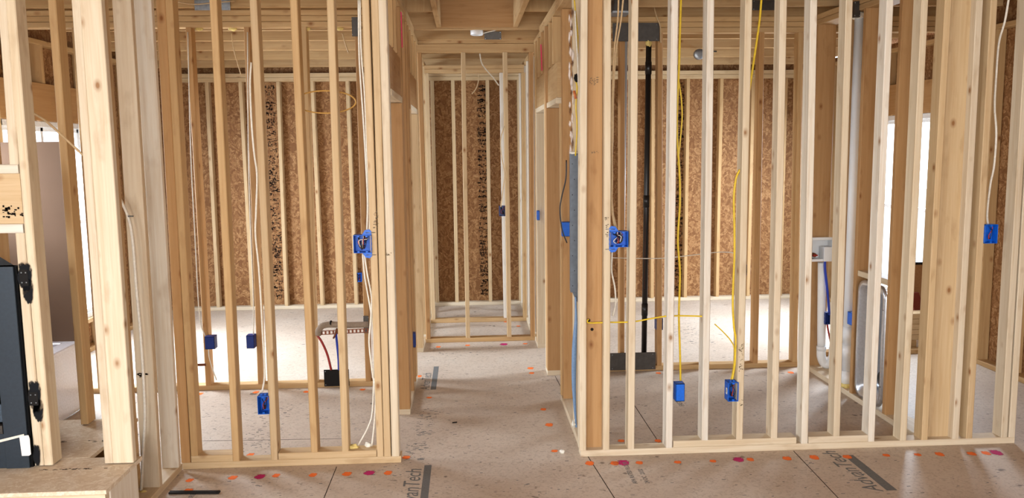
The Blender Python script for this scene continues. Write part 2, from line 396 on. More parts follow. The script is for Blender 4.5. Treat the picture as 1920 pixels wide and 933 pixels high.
a, b = PZ(1488, 845), PZ(1545, 905); seam(a, a+(b-a)*1.6)
a = PZ(380, 826); b = PZ(640, 822); seam(a, b); a = PZ(1080, 690); seam(PZ(1041, 705), PZ(1062, 745)); seam(PZ(1190, 760), PZ(1236, 830))
seam((-.75, 2.5, 0), (-.75, 4.5, 0)); seam((.70, 6.35, 0), (.69, 5.7, 0))
def floor_text(txt, c, size, mat, ang=R90, name='stamp', sh=0):
    cu = bpy.data.curves.new('lettering', 'FONT'); cu.body = txt; cu.size = size; cu.extrude = .0003; cu.shear = sh
    t = bpy.data.objects.new('lettering', cu); C.objects.link(t); dg = bpy.context.evaluated_depsgraph_get()
    me = bpy.data.meshes.new_from_object(t.evaluated_get(dg)); bpy.data.objects.remove(t)
    me.materials.clear(); me.materials.append(mat)
    o = bpy.data.objects.new(name, me); C.objects.link(o); o.parent = floor; o.location = Vector(c)-WL['floor']+Vector((0, 0, .0006)); o.rotation_euler = (0, 0, ang)
    return o
def strip(x0, x1, y0, y1, mat=INKG, name='stamp'):
    build(name, MB().plate([(x0, y0, 0), (x1, y0, 0), (x1, y1, 0), (x0, y1, 0)], .0005, ZA), mat, floor)
floor_text('AdvanTech', (2.085, 3.93, 0), .125, INKG, sh=.2); strip(2.105, 2.16, 3.94, 4.43)
floor_text('AdvanTech', (-.275, 3.86, 0), .125, INKG, sh=.2); strip(-.262, -.222, 3.9, 4.48)
floor_text('AdvanTech', (-.30, 5.95, 0), .10, INKG, sh=.2); strip(-.29, -.25, 5.95, 6.6)
floor_text('APA RATED FLOOR', (.865, 4.13, 0), .035, INKG); floor_text('24 OC  23/32', (.93, 4.13, 0), .035, INKG)
floor_text('EXPOSURE 1', (-1.42, 4.0, 0), .04, INKG); floor_text('FASTEN 6 / 12', (1.45, 5.4, 0), .05, INKG)
def stamp_rows(c, n, lx, ly, mat=INKG, par=floor, nrm=ZA, U=XA, wmax=.03, name='stamp', h=.008):
    """worn print: short dashes in rows (one mesh)"""
    mb = MB(); c, U = Vector(c), Vector(U); W = Vector(nrm).cross(U)
    for _ in range(n):
        u, v_ = random.uniform(-lx, lx)/2, random.uniform(-ly, ly)/2; a, b_ = random.uniform(.004, wmax)/2, random.uniform(.3, 1)*h/2
        p = c+U*u+W*v_; mb.plate([p-U*a-W*b_, p+U*a-W*b_, p+U*a+W*b_, p-U*a+W*b_], .0005, nrm)
    return build(name, mb, mat, par)
for (x, y, n, lx, ly) in [(905, 660, 60, 1.0, .5), (880, 800, 60, .7, 1.2), (1000, 720, 40, .4, .8), (560, 780, 70, 1.3, .8), (1350, 770, 70, 1.6, 1.2), (500, 640, 60, 1.4, 1.8),
                          (1320, 630, 60, 1.3, 1.6), (820, 610, 30, .2, .9), (1300, 900, 45, 2.5, .5), (900, 890, 45, 1.2, .6), (560, 905, 30, 1.2, .4), (1750, 890, 45, 1.5, .6)]:
    stamp_rows(PZ(x, y), n, lx, ly, INK, h=.006, wmax=.022)
stamp_rows(PZ(620, 605), 120, .25, 1.0, INKG); stamp_rows(PZ(1290, 625), 120, .3, .9, INKG); stamp_rows(PZ(800, 790), 60, .12, .5, INKG); stamp_rows(PZ(780, 845), 50, .12, .3, INKG)
stamp_rows((-1.30, 5.2, 0), 90, .2, .9, INKG)

# ================================================================== front stud walls
YF, ZT = 4.53, 2.65
def top_plates(par, x0, x1, Y, z=ZT, n=2, c=TAN, d=.089):
    for k in range(n): bx(par, (x0, Y, z+.04*k), (x1, Y+d, z+.04*k+.038), 'top_plate', c)
fl_ = thing('stud_framing', (-1.0, YF, 0), 'open stud wall left of the hallway, triple stud at its hallway end', 'stud wall')
bx(fl_, (-1.60, YF, 0), (-.395, YF+.089, .038), 'bottom_plate', PINE)
zb = .038
stud(fl_, YF, (357, 868), (310, 0), zb, ZT, .05, c=AMBER)
stud(fl_, YF, (371, 857), (323, 0), zb+.038, ZT, c=TAN)
stud(fl_, YF, (449, 865), (406, 0), zb, ZT, c=TAN)
stud(fl_, YF, (521, 864), (481, 0), zb, ZT, c=PINE)
stud(fl_, YF, (596, 848), (557, 0), zb+.038, ZT, c=TAN)
stud(fl_, YF, (654, 847), (626, 0), zb+.038, ZT, c=PINE)
stud(fl_, YF, (719.5, 857), (691.5, 0), zb, ZT, c=PINE, name='stud')
stud(fl_, YF, (733, 856), (709, 0), zb, ZT, c=PINE)
stud(fl_, YF, (749, 858), (724, 0), zb, ZT, .042, c=PALE)
for (p, q) in ((358, 436), (522, 706)):
    A, B = P(p, 855, YF), P(q, 855, YF); bx(fl_, (A.x, YF, .0385), (B.x, YF+.089, .0765), 'sill_block', PINE)
top_plates(fl_, -1.69, -.40, YF)
fr = thing('stud_framing', (1.9, YF, 0), 'long open stud wall right of the hallway with many close pale studs', 'stud wall')
bx(fr, (.622, YF, 0), (3.175, YF+.089, .038), 'bottom_plate', PALE)
stud(fr, YF, (1099.5, 840), (1102.5, 0), zb, ZT, c=PALE)
e0, e1 = P(1099.5, 840, YF).x, P(1127.5, 840, YF).x
bx(fr, (e0-.01, YF+.05, zb), (e1+.012, YF+.088, ZT), 'stud', AMBER)
stud(fr, YF, (1143, 838), (1146, 0), zb, ZT, c=PALE)
for a, b, z, c in (((1189.5, 838), (1197.5, 0), 0, PALE), ((1261, 836), (1272.5, 0), 0, WHITE_P), ((1328, 823), (1339.5, 0), 1, WHITE_P), ((1393, 822), (1411, 0), 1, PALE),
                   ((1458, 820), (1476, 0), 1, PALE), ((1515, 829), (1533, 0), 0, WHITE_P), ((1575, 818), (1599.5, 0), 1, PALE), ((1640, 826), (1676, 0), 0, WHITE_P),
                   ((1700, 823), (1741, 0), 0, PALE), ((1740, 823), (1785, 0), 0, PINE), ((1798, 822), (1844, 0), 0, PALE), ((1823.5, 821), (1871, 0), 0, PINE), ((1889, 820), (1939, 0), 0, PALE),
                   ((1903.5, 820), (1954, 0), 0, PALE)):
    stud(fr, YF, a, b, zb+.038*z, ZT, c=c)
X1, X2 = edge(YF, (1740, 823), (1785, 0)), edge(YF, (1798, 822), (1844, 0))
A = Vector(((X1(zb)+X2(zb)-.038)/2, YF+.07, zb)); B = Vector(((X1(ZT)+X2(ZT)-.038)/2, YF+.07, ZT))
build('stud', MB().board(A, B, XA, X2(zb)-.038-X1(zb)+.02, YA, .038, .003), WOOD, fr, tone(PINE))
for (p, q) in ((1262.5, 1493), (1516, 1627)):
    A, B = P(p, 828, YF), P(q, 828, YF); bx(fr, (A.x, YF, .0385), (B.x, YF+.089, .0765), 'sill_block', PALE)
top_plates(fr, .62, 3.3, YF)
# pencil notes and grade stamps on the front studs
def stud_mark(par, x, y, lx, ly, n, mat=PENCIL, Y=YF): stamp_rows(P(x, y, Y)-YA*.0036, n, lx, ly, mat, par, -YA, XA, .008, 'pencil_mark', .005)
stud_mark(fl_, 705, 415, .03, .11, 26); stud_mark(fr, 1389, 670, .022, .16, 30); stud_mark(fr, 1137, 425, .02, .12, 18); stud_mark(fr, 1113, 152, .05, .04, 24, PENCIL, YF+.05)
stud_mark(fr, 1116, 285, .05, .012, 8, PENCIL, YF+.05); stud_mark(fl_, 729, 475, .03, .02, 10); stud_mark(fr, 1389, 755, .02, .04, 8)

for (x, y) in ((1110, 617), (1104, 600)): build('drilled_hole', MB().lathe(P(x, y, YF+.05)-YA*.0005, -YA, [(.009, 0), (.009, .0008), (0, .0008)], 14), GROOVE, fr)
# return wall running from the fireplace to the front wall
rw = thing('stud_framing', (-1.645, 4.1, 0), 'short return wall of broad studs between fireplace and left stud wall', 'stud wall')
bx(rw, (-1.69, 3.76, 0), (-1.60, YF-.002, .038), 'bottom_plate', PALE)
for Y, a, b, c in ((4.20, (300, 912), (245, 0), PALE), (4.462, (335, 876), (283, 0), WHITE_P)):
    X = edge(Y, a, b)
    build('stud', MB().board((X(zb)-.0445, Y+.019, zb), (X(ZT)-.0445, Y+.019, ZT), XA, .089, YA, .038, .003, 4, (.002, .002)), WOOD, rw, tone(c))
for k in (0, 1): bx(rw, (-1.73, 3.76, ZT+.04*k), (-1.64, YF-.002, ZT+.038+.04*k), 'top_plate', TAN)
stamp_rows((-1.655, 4.198, .63), 18, .05, .025, INKB, rw, -YA, XA, .012, 'grade_stamp', .008)

# fireplace surround
YP = 3.66
fp = thing('stud_framing', (-1.9, YP, 0), 'tall studs and header framing around the black fireplace', 'stud wall')
zh = .37
zc = P(20, 308, YP).z; zj = P(20, 437, YP).z
stud(fp, YP, (34, 306), (11, 0), zc, 2.7, c=PALE, name='cripple_stud')
stud(fp, YP, (81, 863), (45, 437), zh+.006, zj, c=PALE)
stud(fp, YP, (98, 860), (28, 0), zh+.006, 2.7, c=PALE)
stud(fp, YP, (212, 863), (151, 0), zh+.006, 2.7, c=PALE)
X = edge(YP, (250, 863), (188.75, 0))
build('stud', MB().board((X(zh+.006)-.0445, YP+.019, zh+.006), (X(2.7)-.0445, YP+.019, 2.7), XA, .089, YA, .038, .003, 4, (.003, .002)), WOOD, fp, tone(PALE))
bx(fp, (X(1.5)-.06, YP+.039, zh+.006), (X(1.5)-.022, YP+.128, 2.7), 'stud', TAN)
xr = P(33, 316, YP).x
bx(fp, (-2.95, YP, P(20, 325, YP).z), (xr+.002, YP+.089, zc), 'header_plate', WHITE_P)
xr2 = P(42, 380, YP).x
hd = bx(fp, (-2.95, YP+.005, P(20, 420, YP).z), (xr2-.004, YP+.085, P(20, 325, YP).z), 'header', PINE)
bx(fp, (-2.95, YP, zj), (P(44, 428, YP).x-.002, YP+.089, P(20, 420, YP).z), 'header_plate', WHITE_P)
stamp_rows(P(22, 397, YP)-YA*-.004, 26, .09, .05, INKB, fp, -YA, XA, .018, 'pencil_mark', .01)
# rear studs of the chase on the raised deck
stud(fp, 4.22, (165, 788), (104, 0), zh+.006, 2.7, c=TAN)
for X0 in (-2.35, -2.76): bx(fp, (X0, 4.22, zh+.006), (X0+.038, 4.309, 2.7), 'stud', TAN)
bx(fp, (-2.95, 4.22, 2.7), (-1.75, 4.309, 2.738), 'top_plate', TAN); bx(fp, (-2.95, YP, 2.7), (-1.55, YP+.089, 2.738), 'top_plate', TAN)

# raised hearth and deck
make_osb('hearth_plywood', (208, 188, 160), (222, 206, 182), (228, 216, 196))
he = thing('hearth_platform', (-2.2, 3.7, 0), 'low wooden hearth box in front of the black fireplace', 'hearth')
build('top_panel', MB().box((-3.0, 3.37, zh-.018), (-1.505, 3.755, zh), .002), bpy.data.materials['hearth_plywood'], he); build('deck_panel', MB().box((-3.0, 3.756, zh-.018), (-1.74, 4.32, zh), .002), bpy.data.materials['hearth_plywood'], he)
bx(he, (-3.0, 3.374, 0), (-1.512, 3.412, zh-.019), 'front_board', PALE)
bx(he, (-1.546, 3.413, 0), (-1.508, 3.70, zh-.019), 'side_board', WHITE_P)
bx(he, (-3.0, 4.28, 0), (-1.745, 4.318, zh-.019), 'rear_board', TAN)
bx(he, (-2.98, 3.413, 0), (-2.942, 4.279, zh-.019), 'side_board', TAN)
for k in (0, 1): stamp_rows((-1.95+.3*k-.1, 3.98, zh), 26, .2, .03, INKB, he, ZA, XA, .02, 'stamp', .008)
stamp_rows((-1.75, 3.62, zh), 30, .3, .015, INKB, he, ZA, XA, .02, 'stamp', .006)

# black fireplace insert
fi = thing('fireplace_insert', (-2.5, 3.6, zh), 'black steel fireplace insert standing on the hearth, cut off by the photo edge', 'fireplace')
e_in = edge(3.645, (62, 866), (28, 500)); xi = e_in(.9); zt = P(14, 500, 3.645).z; x0 = xi-1.05
mb = MB()
mb.box((x0, 3.645, zh+.002), (x0+.115, 3.70, zt)); mb.box((xi-.112, 3.645, zh+.002), (xi-.012, 3.70, zt)); mb.box((x0, 3.646, zt-.09), (xi-.012, 3.70, zt))
build('face_frame', mb, FBOX, fi)
zo = P(10, 805, 3.645).z
build('lower_panel', MB().box((x0+.115, 3.65, zh+.002), (xi-.112, 3.70, zo-.02)), FBOX, fi)
build('louver_bar', MB().box((x0+.115, 3.64, zo-.018), (xi-.112, 3.665, zo+.02)), STEELD, fi)
build('mesh_screen', MB().box((x0+.115, 3.66, zo+.03), (xi-.112, 3.668, zo+.11)), MESHM, fi)
mb = MB(); mb.box((x0+.3, 4.05, zh+.002), (xi-.3, 4.07, zt-.12))
def slab4(q, z0, z1): mb.prism([(a_[0], a_[1]) for a_ in q], (0, 0, z0), (0, 0, z1), XA, YA)
slab4([(xi-.05, 3.70), (xi-.02, 3.70), (xi-.28, 4.07), (xi-.31, 4.05)], zh+.002, zt-.02)
slab4([(x0+.02, 3.70), (x0+.05, 3.70), (x0+.31, 4.05), (x0+.28, 4.07)], zh+.002, zt-.02)
slab4([(x0+.03, 3.70), (xi-.03, 3.70), (xi-.29, 4.06), (x0+.29, 4.06)], zt-.03, zt-.005); slab4([(x0+.03, 3.70), (xi-.03, 3.70), (xi-.29, 4.06), (x0+.29, 4.06)], zo, zo+.02)

build('firebox', mb, FDARK, fi)
build('side_flange', MB().box((xi-.012, 3.655, zh+.002), (xi-.002, 3.72, zt)), FDARK, fi)
for (x, y, hx, hy) in ((45, 520, .018, .036), (63, 747, .02, .03)):
    c = P(x, y, YP-.004); q = MB().box((c.x-hx, YP-.006, c.z-hy), (c.x+hx, YP-.001, c.z+hy))
    br = build('nailing_bracket', q, BLK, fi)
    for dx, dz in ((-.5, .6), (.5, .6), (-.5, -.6), (.5, -.6)): build('nail_head', MB().lathe((c.x+hx*dx, YP-.006, c.z+hy*dz), -YA, [(.0035, 0), (.0035, .0015), (0, .002)], 10), STEEL, br)
for (x, y, ru, rw_) in ((48, 518, .050, .095), (54, 545, .036, .085), (66, 742, .046, .11), (73, 768, .036, .08), (70, 852, .026, .075)):
    build('paint_overspray', MB().spot(P(x, y, YP)-YA*.0045, -YA, XA, ru, rw_), PAINT_K, fp)
c0, c1 = P(37, 817, 3.642), P(59, 853, 3.642)
tg = build('paper_tag', MB().plate([(c0.x, 3.640, c0.z), (c1.x-.004, 3.640, c0.z+.004), (c1.x, 3.640, c0.z-.012), (c1.x, 3.640, c1.z+.006), (c1.x-.008, 3.640, c1.z), (c0.x+.004, 3.640, c1.z)], .002, -YA), LABEL_W)
tag(tg, 'white paper tag taped to the lower corner of the black fireplace', 'tag')
c2 = P(-12, 832, 3.64)
build('tape_strip', MB().plate([(c2.x, 3.642, c2.z), (c2.x, 3.642, c2.z+.012), (c0.x+.02, 3.640, c0.z+.01), (c0.x+.02, 3.640, c0.z)], .001, -YA), CWHITE, tg)

# ================================================================== middle stud walls
YM = 6.08
ml = thing('stud_framing', (-1.8, YM, 0), 'second stud wall behind the left one, seen between its studs', 'stud wall')
bx(ml, (XL+.01, YM, 0), (-.49, YM+.089, .038), 'bottom_plate', TAN)
top_plates(ml, XL+.01, -.49, YM, 2.612, 3, TAN)
stud(ml, YM, (395, 716), (358, 52), zb, 2.612, c=AMBER); stud(ml, YM, (493, 714), (467, 52), zb, 2.612, c=AMBER)
stud(ml, YM, (595, 712), (574, 52), zb, 2.612, c=TAN); stud(ml, YM, (695, 710), (675, 52), zb, 2.612, c=AMBER)
for X0 in (-2.32, -2.72, -3.1): bx(ml, (X0, YM, zb), (X0+.038, YM+.089, 2.612), 'stud', TAN)
for x, y in ((372, 57), (436, 57), (574, 58), (636, 59)):
    c = P(x, y, YM+.03); build('foam_seal', MB().lump((c.x, YM+.045, 2.606), .018, .3, 8, (1.5, 1, .7)), FOAM, ml)
YM2 = 6.31
mr = thing('stud_framing', (1.7, YM2, 0), 'second stud wall behind the right one, with a black pipe in it', 'stud wall')
bx(mr, (.72, YM2, 0), (2.62, YM2+.089, .038), 'bottom_plate', TAN); bx(mr, (2.78, YM2+.3, 0), (XR-.1, YM2+.389, .038), 'bottom_plate', TAN)
top_plates(mr, .72, XR-.1, YM2, 2.592, 3, TAN)
for a, b, c in (((1241, 684), (1243, 62), AMBER), ((1421, 684), (1434, 62), AMBER), ((1495, 680), (1507, 62), TAN), ((1330, 690), (1338, 62), TAN)):
    stud(mr, YM2, a, b, zb, 2.592, c=c)
stud(mr, YM2+.03, (1171, 684), (1172, 70), zb, 2.592, c=AMBER)

# wet wall with laundry plumbing
ww = thing('stud_framing', (2.72, 5.4, 0), 'deep plumbing wall of wide studs behind the right stud wall', 'stud wall')
bx(ww, (2.63, 4.625, 0), (2.77, 6.305, .038), 'bottom_plate', PALE)
for k in (0, 1): bx(ww, (2.63, 4.625, 2.63+.04*k), (2.77, 6.305, 2.668+.04*k), 'top_plate', TAN)
for Y, xa, xb, c in ((6.20, 2.63, 2.77, AMBER), (5.45, 2.63, 2.77, AMBER), (4.99, 2.63, 2.77, AMBER), (5.82, 2.70, 2.77, TAN)):
    bx(ww, (xa, Y, zb), (xb, Y+.038, 2.63), 'stud', c)
bx(ww, (2.64, 5.03, .86), (2.76, 5.448, .898), 'blocking', PALE)
for Y0, Y1 in ((4.63, 4.72), (5.3, 5.42)): pass

# ================================================================== hallway side walls
hl = thing('stud_framing', (-.445, 6.0, 0), 'hallway left side framing with two doorway openings', 'stud wall')
xa, xb = -.489, -.40
def hstud(par, Y, xa, xb, z0=zb, z1=2.64, c=AMBER, lean=.0, name='stud'):
    """stud of a wall running away from the viewer: broad face towards the viewer"""
    build(name, MB().board(((xa+xb)/2, Y+.019, z0), ((xa+xb)/2+lean, Y+.019, z1), XA, xb-xa, YA, .038, .003, 3, (random.uniform(-.003, .003), 0)), WOOD, par, tone(c))
for Y in (5.42, 5.46, 5.80, 6.04, 7.13, 7.17): hstud(hl, Y, xa, xb, c=random.choice((AMBER, TAN, AMBER)))
hstud(hl, 5.38, xa, xb, z1=2.04, c=AMBER); hstud(hl, 6.185, xa, xb, z1=2.04, c=TAN); hstud(hl, 7.09, xa, xb, z1=2.04, c=PINE); hstud(hl, 6.225, xa, xb, c=AMBER)
for y0, y1 in ((5.385, 6.265), (7.09, 7.42)): bx(hl, (xa, y0, 0), (xb, y1, .038), 'bottom_plate', PALE)
for y0, y1 in ((4.66, 5.418), (6.264, 7.128)):
    bx(hl, (xa, y0, 2.042), (xb, y1, 2.08), 'header_plate', PALE); bx(hl, (xa+.02, y0, 2.082), (xb-.005, y1, 2.32), 'header', AMBER)
    for t in (.25, .6): hstud(hl, y0+(y1-y0)*t, xa, xb, 2.322, 2.64, c=TAN, name='cripple_stud')
for k in (0, 1): bx(hl, (xa, YF+.09, 2.642+.04*k), (xb, (7.425, 6.87)[k], 2.68+.04*k), 'top_plate', TAN)
hr = thing('stud_framing', (.665, 6.0, 0), 'hallway right side framing with a closed bay and two doorway openings', 'stud wall')
xc, xd = .63, .719
bx(hr, (xc, YF+.092, 0), (xd, 5.61, .038), 'bottom_plate', PALE)
for Y in (5.52, 5.565): hstud(hr, Y, xc+.01, xd, c=AMBER)
hstud(hr, 4.99, .64, .70, c=PALE)
xe, xf = .60, .70
hstud(hr, 6.29, xe, xf, zb, c=AMBER); hstud(hr, 6.25, xe, xf, z1=2.04, c=AMBER); hstud(hr, 6.33, xe, xf, c=TAN); hstud(hr, 5.605, xe+.03, xf+.02, z1=2.04, c=TAN)
for Y in (7.18, 7.22): hstud(hr, Y, xe, xf-.01, c=TAN)
hstud(hr, 7.14, xe, xf-.01, z1=2.04, c=PALE); hstud(hr, 6.372, xe, xf, z1=2.04, c=PALE)
bx(hr, (xe, 6.25, 0), (xf, 6.41, .038), 'bottom_plate', PALE); bx(hr, (xe, 7.14, 0), (xf-.01, 7.42, .038), 'bottom_plate', PALE)
for y0, y1, x0_ in ((5.645, 6.288, .61), (6.37, 7.178, .60)):
    bx(hr, (x0_, y0, 2.042), (x0_+.089, y1, 2.08), 'header_plate', PALE); bx(hr, (x0_+.01, y0, 2.082), (x0_+.07, y1, 2.32), 'header', TAN)
    for t in (.3, .7): hstud(hr, y0+(y1-y0)*t, x0_, x0_+.089, 2.322, 2.64, c=TAN, name='cripple_stud')
for k in (0, 1): bx(hr, (.61, YF+.09, 2.642+.04*k), (.70, (7.425, 6.87)[k], 2.68+.04*k), 'top_plate', TAN)
for par, x, y0, y1, X in ((hl, 751, 22, 88, xb), (hr, 1015, 83, 132, .60)):
    a, b = PX(x, y0, X), PX(x+2, y1, X); s_ = .008 if X < 0 else -.008
    build('paint_stripe', MB().plate([a, a+YA*.045, b+YA*.045, b], .004, (1, 0, 0) if X < 0 else (-1, 0, 0)), PINK, par)

# cross frames closing the hallway
YC = 7.43
cf = thing('stud_framing', (.1, YC, 0), 'stud frame with two thin studs crossing the far end of the hallway', 'stud wall')
bx(cf, (-.395, YC, 0), (.598, YC+.089, .038), 'bottom_plate', TAN)
for a, b, c in (((807, 635), (790, 100), AMBER), ((881.5, 634), (872.5, 100), PINE), ((959, 632), (951, 100), PINE), ((1003, 632), (1000, 100), AMBER)): stud(cf, YC, a, b, zb, 2.58, c=c)
for k, (a, b) in enumerate(((2.58, 2.655), (2.657, 2.695))): bx(cf, (-.489, YC, a), (.70, YC+.089, b), 'top_plate', TAN)
YC2 = 8.29
cg = thing('stud_framing', (.1, YC2, 0), 'second cross frame deeper in the hallway, in front of the rear wall', 'stud wall')
bx(cg, (-.385, YC2, 0), (.585, YC2+.089, .038), 'bottom_plate', TAN)
for a, b, c in (((816, 598), (803, 130), PINE), ((952, 596), (944, 130), WHITE_P), ((988, 596), (985, 130), TAN)): stud(cg, YC2, a, b, zb, 2.48, c=c)
for k in range(2): bx(cg, (-.389, YC2, 2.482+.038*k), (.583, YC2+.089, 2.519+.038*k), 'top_plate', TAN)
for s_, xx in ((-1, -.48), (1, .585)):
    for Y in (7.62, 8.0, 8.42, 8.8, 9.1): hstud(cg, Y, xx, xx+.089, c=WHITE_P if s_ > 0 else PINE, z1=2.56)
    bx(cg, (xx, 7.525, 0), (xx+.089, YC2-.002, .038), 'bottom_plate', PALE); bx(cg, (xx, YC2+.09, 0), (xx+.089, 9.2, .038), 'bottom_plate', PALE)
    bx(cg, (xx, 7.525, 2.562), (xx+.089, 9.2, 2.60), 'top_plate', TAN)

# rear outer wall studs
YRR = 9.215
re_ = thing('stud_framing', (0, YRR, 0), 'row of studs standing against the rear sheathing wall', 'stud wall')
bx(re_, (XL+.1, YRR, 0), (XR-.1, YRR+.089, .038), 'bottom_plate', PALE)
for k in (0, 1): bx(re_, (XL+.1, YRR, 2.485+.045*k), (XR-.1, YRR+.089, 2.528+.045*k), 'top_plate', PINE)
sx = [(346, 566, 322, 150), (412, 568, 390, 150), (476, 568, 453, 150), (540, 567, 524, 150), (607, 566, 588, 150), (671, 565, 654, 150), (823, 562, 813, 150), (860, 562, 852, 150), (923, 561, 917, 150),
      (980, 561, 976, 150), (1169, 558, 1169, 148), (1226, 557, 1228, 148), (1288, 556, 1294, 148), (1348, 555, 1357, 148), (1406, 554, 1416, 148), (1466, 553, 1478, 148), (1527, 552, 1541, 148),
      (1588, 551, 1604, 148), (740, 564, 726, 150), (1090, 559, 1088, 150)]
for a, b, c, d in sx: stud(re_, YRR, (a, b), (c, d), zb, 2.485, c=PINE if a > 400 and a < 1000 else TAN)
for Xs in (-3.2, 3.75): bx(re_, (Xs, YRR, zb), (Xs+.038, YRR+.089, 2.485), 'stud', TAN)
for x, wd in ((511, .13), (907, .11), (1274, .11), (372, .05), (1396, .05)):
    c = P(x, 350, YB); ph = random.random()
    mb = MB(); z = .1
    while z < 2.45:
        rows = random.choice((2, 3, 4)); hh = random.uniform(.02, .06)
        for r in range(rows):
            for q in range(random.randint(3, 7)):
                u = c.x+random.uniform(-.5, .5)*wd; l_ = random.uniform(.006, .035); t_ = random.uniform(.004, .011); zz = z+random.uniform(0, hh)
                if random.random() < .5: l_, t_ = t_, l_*.8
                mb.plate([(u-l_/2, YB, zz-t_/2), (u+l_/2, YB, zz-t_/2), (u+l_/2, YB, zz+t_/2), (u-l_/2, YB, zz+t_/2)], .001, -YA)
        z += hh+random.choice((.0, .005, .01, .03))
    build('printed_stamp', mb, INKB, wall_rear)

# outer side walls
lw = thing('stud_framing', (XL, 7, 0), 'left outer wall framing with beam and short studs above the window', 'stud wall')
rr_ = thing('stud_framing', (XR, 7, 0), 'right outer wall framing with beam and short studs above the window', 'stud wall')
for par, x0, x1, wins in ((lw, XL-.088, XL, (WL1, WL2)), (rr_, XR, XR+.088, (WR1,))):
    bx(par, (x0, 3.2, 0), (x1, 9.2, .038), 'bottom_plate', TAN); bx(par, (x0, 3.2, 2.6), (x1, 9.2, 2.638), 'top_plate', TAN)
    y = 3.25 if x0 < 0 else 3.002+.406
    while y < 9.2:
        inw = [q for q in wins if q[0]-.06 < y+.019 < q[1]+.06]
        if inw:
            q = inw[0]; bx(par, (x0, y, 2.302), (x1, y+.038, 2.6), 'cripple_stud', TAN); bx(par, (x0, y, zb), (x1, y+.038, q[2]-.041), 'cripple_stud', TAN)
        else: bx(par, (x0, y, zb), (x1, y+.038, 2.6), 'stud', TAN)
        y += .406
    for q in wins:
        for yy in (q[0]-.04, q[1]+.002): bx(par, (x0, yy, zb), (x1, yy+.038, 2.6), 'stud', PINE)
        bx(par, (x0, q[0], q[2]-.04), (x1, q[1], q[2]-.002), 'rough_sill', PINE); bx(par, (x0+.005, q[0], q[3]+.003), (x1-.005, q[1], 2.30), 'header', AMBER)
mb = MB()
for i in range(210):
    y, z = random.uniform(5.85, 6.35), random.uniform(.3, 2.4); y = 6.47+random.gauss(0, .055)
    a, b = random.uniform(.01, .05), random.uniform(.004, .02); mb.plate([(XR+.09, y-a, z-b), (XR+.09, y+a, z-b), (XR+.09, y+a, z+b), (XR+.09, y-a, z+b)], .001, -XA)
build('printed_stamp', mb, INKB, wall_right)

# ================================================================== ceiling joists
cj = thing('ceiling_joists', (0, 6, 2.7), 'row of ceiling joists over the rooms, crossing the top of the picture', 'joists')
def zj_(Y): return 2.735-.04*(Y-6.1)
for Y in (5.15, 5.6, 6.03, 6.45, 6.91, 7.39, 7.91, 8.48, 9.02):
    z = zj_(Y); hi_ = 2.99
    segs = [(XL+.1, -.47), (.68, XR-.1)]
    if Y > 6.5 : segs = [(XL+.1, XR-.1)]
    for q0, q1 in segs: bx(cj, (q0, Y, z), (q1, Y+.038, hi_), 'joist', TAN)
af = thing('ceiling_opening_frame', (.1, 6, 2.7), 'boxed opening framed between joists above the hallway', 'ceiling frame')
a, b = P(827, 40, 6.86), P(962, 40, 6.86)
bx(af, (a.x-.04, 6.86, 2.715), (b.x+.04, 6.898, 2.995), 'header_joist', AMBER)
bx(af, (a.x-.04, 4.7, 2.715), (a.x-.002, 6.858, 2.99), 'trimmer_joist', TAN); bx(af, (b.x+.002, 4.7, 2.715), (b.x+.04, 6.858, 2.99), 'trimmer_joist', TAN)
for Y in (5.55, 6.2):
    bx(af, (-.47, Y, 2.735), (a.x-.042, Y+.038, 2.99), 'tail_joist', TAN); bx(af, (b.x+.042, Y, 2.735), (.68, Y+.038, 2.99), 'tail_joist', TAN)

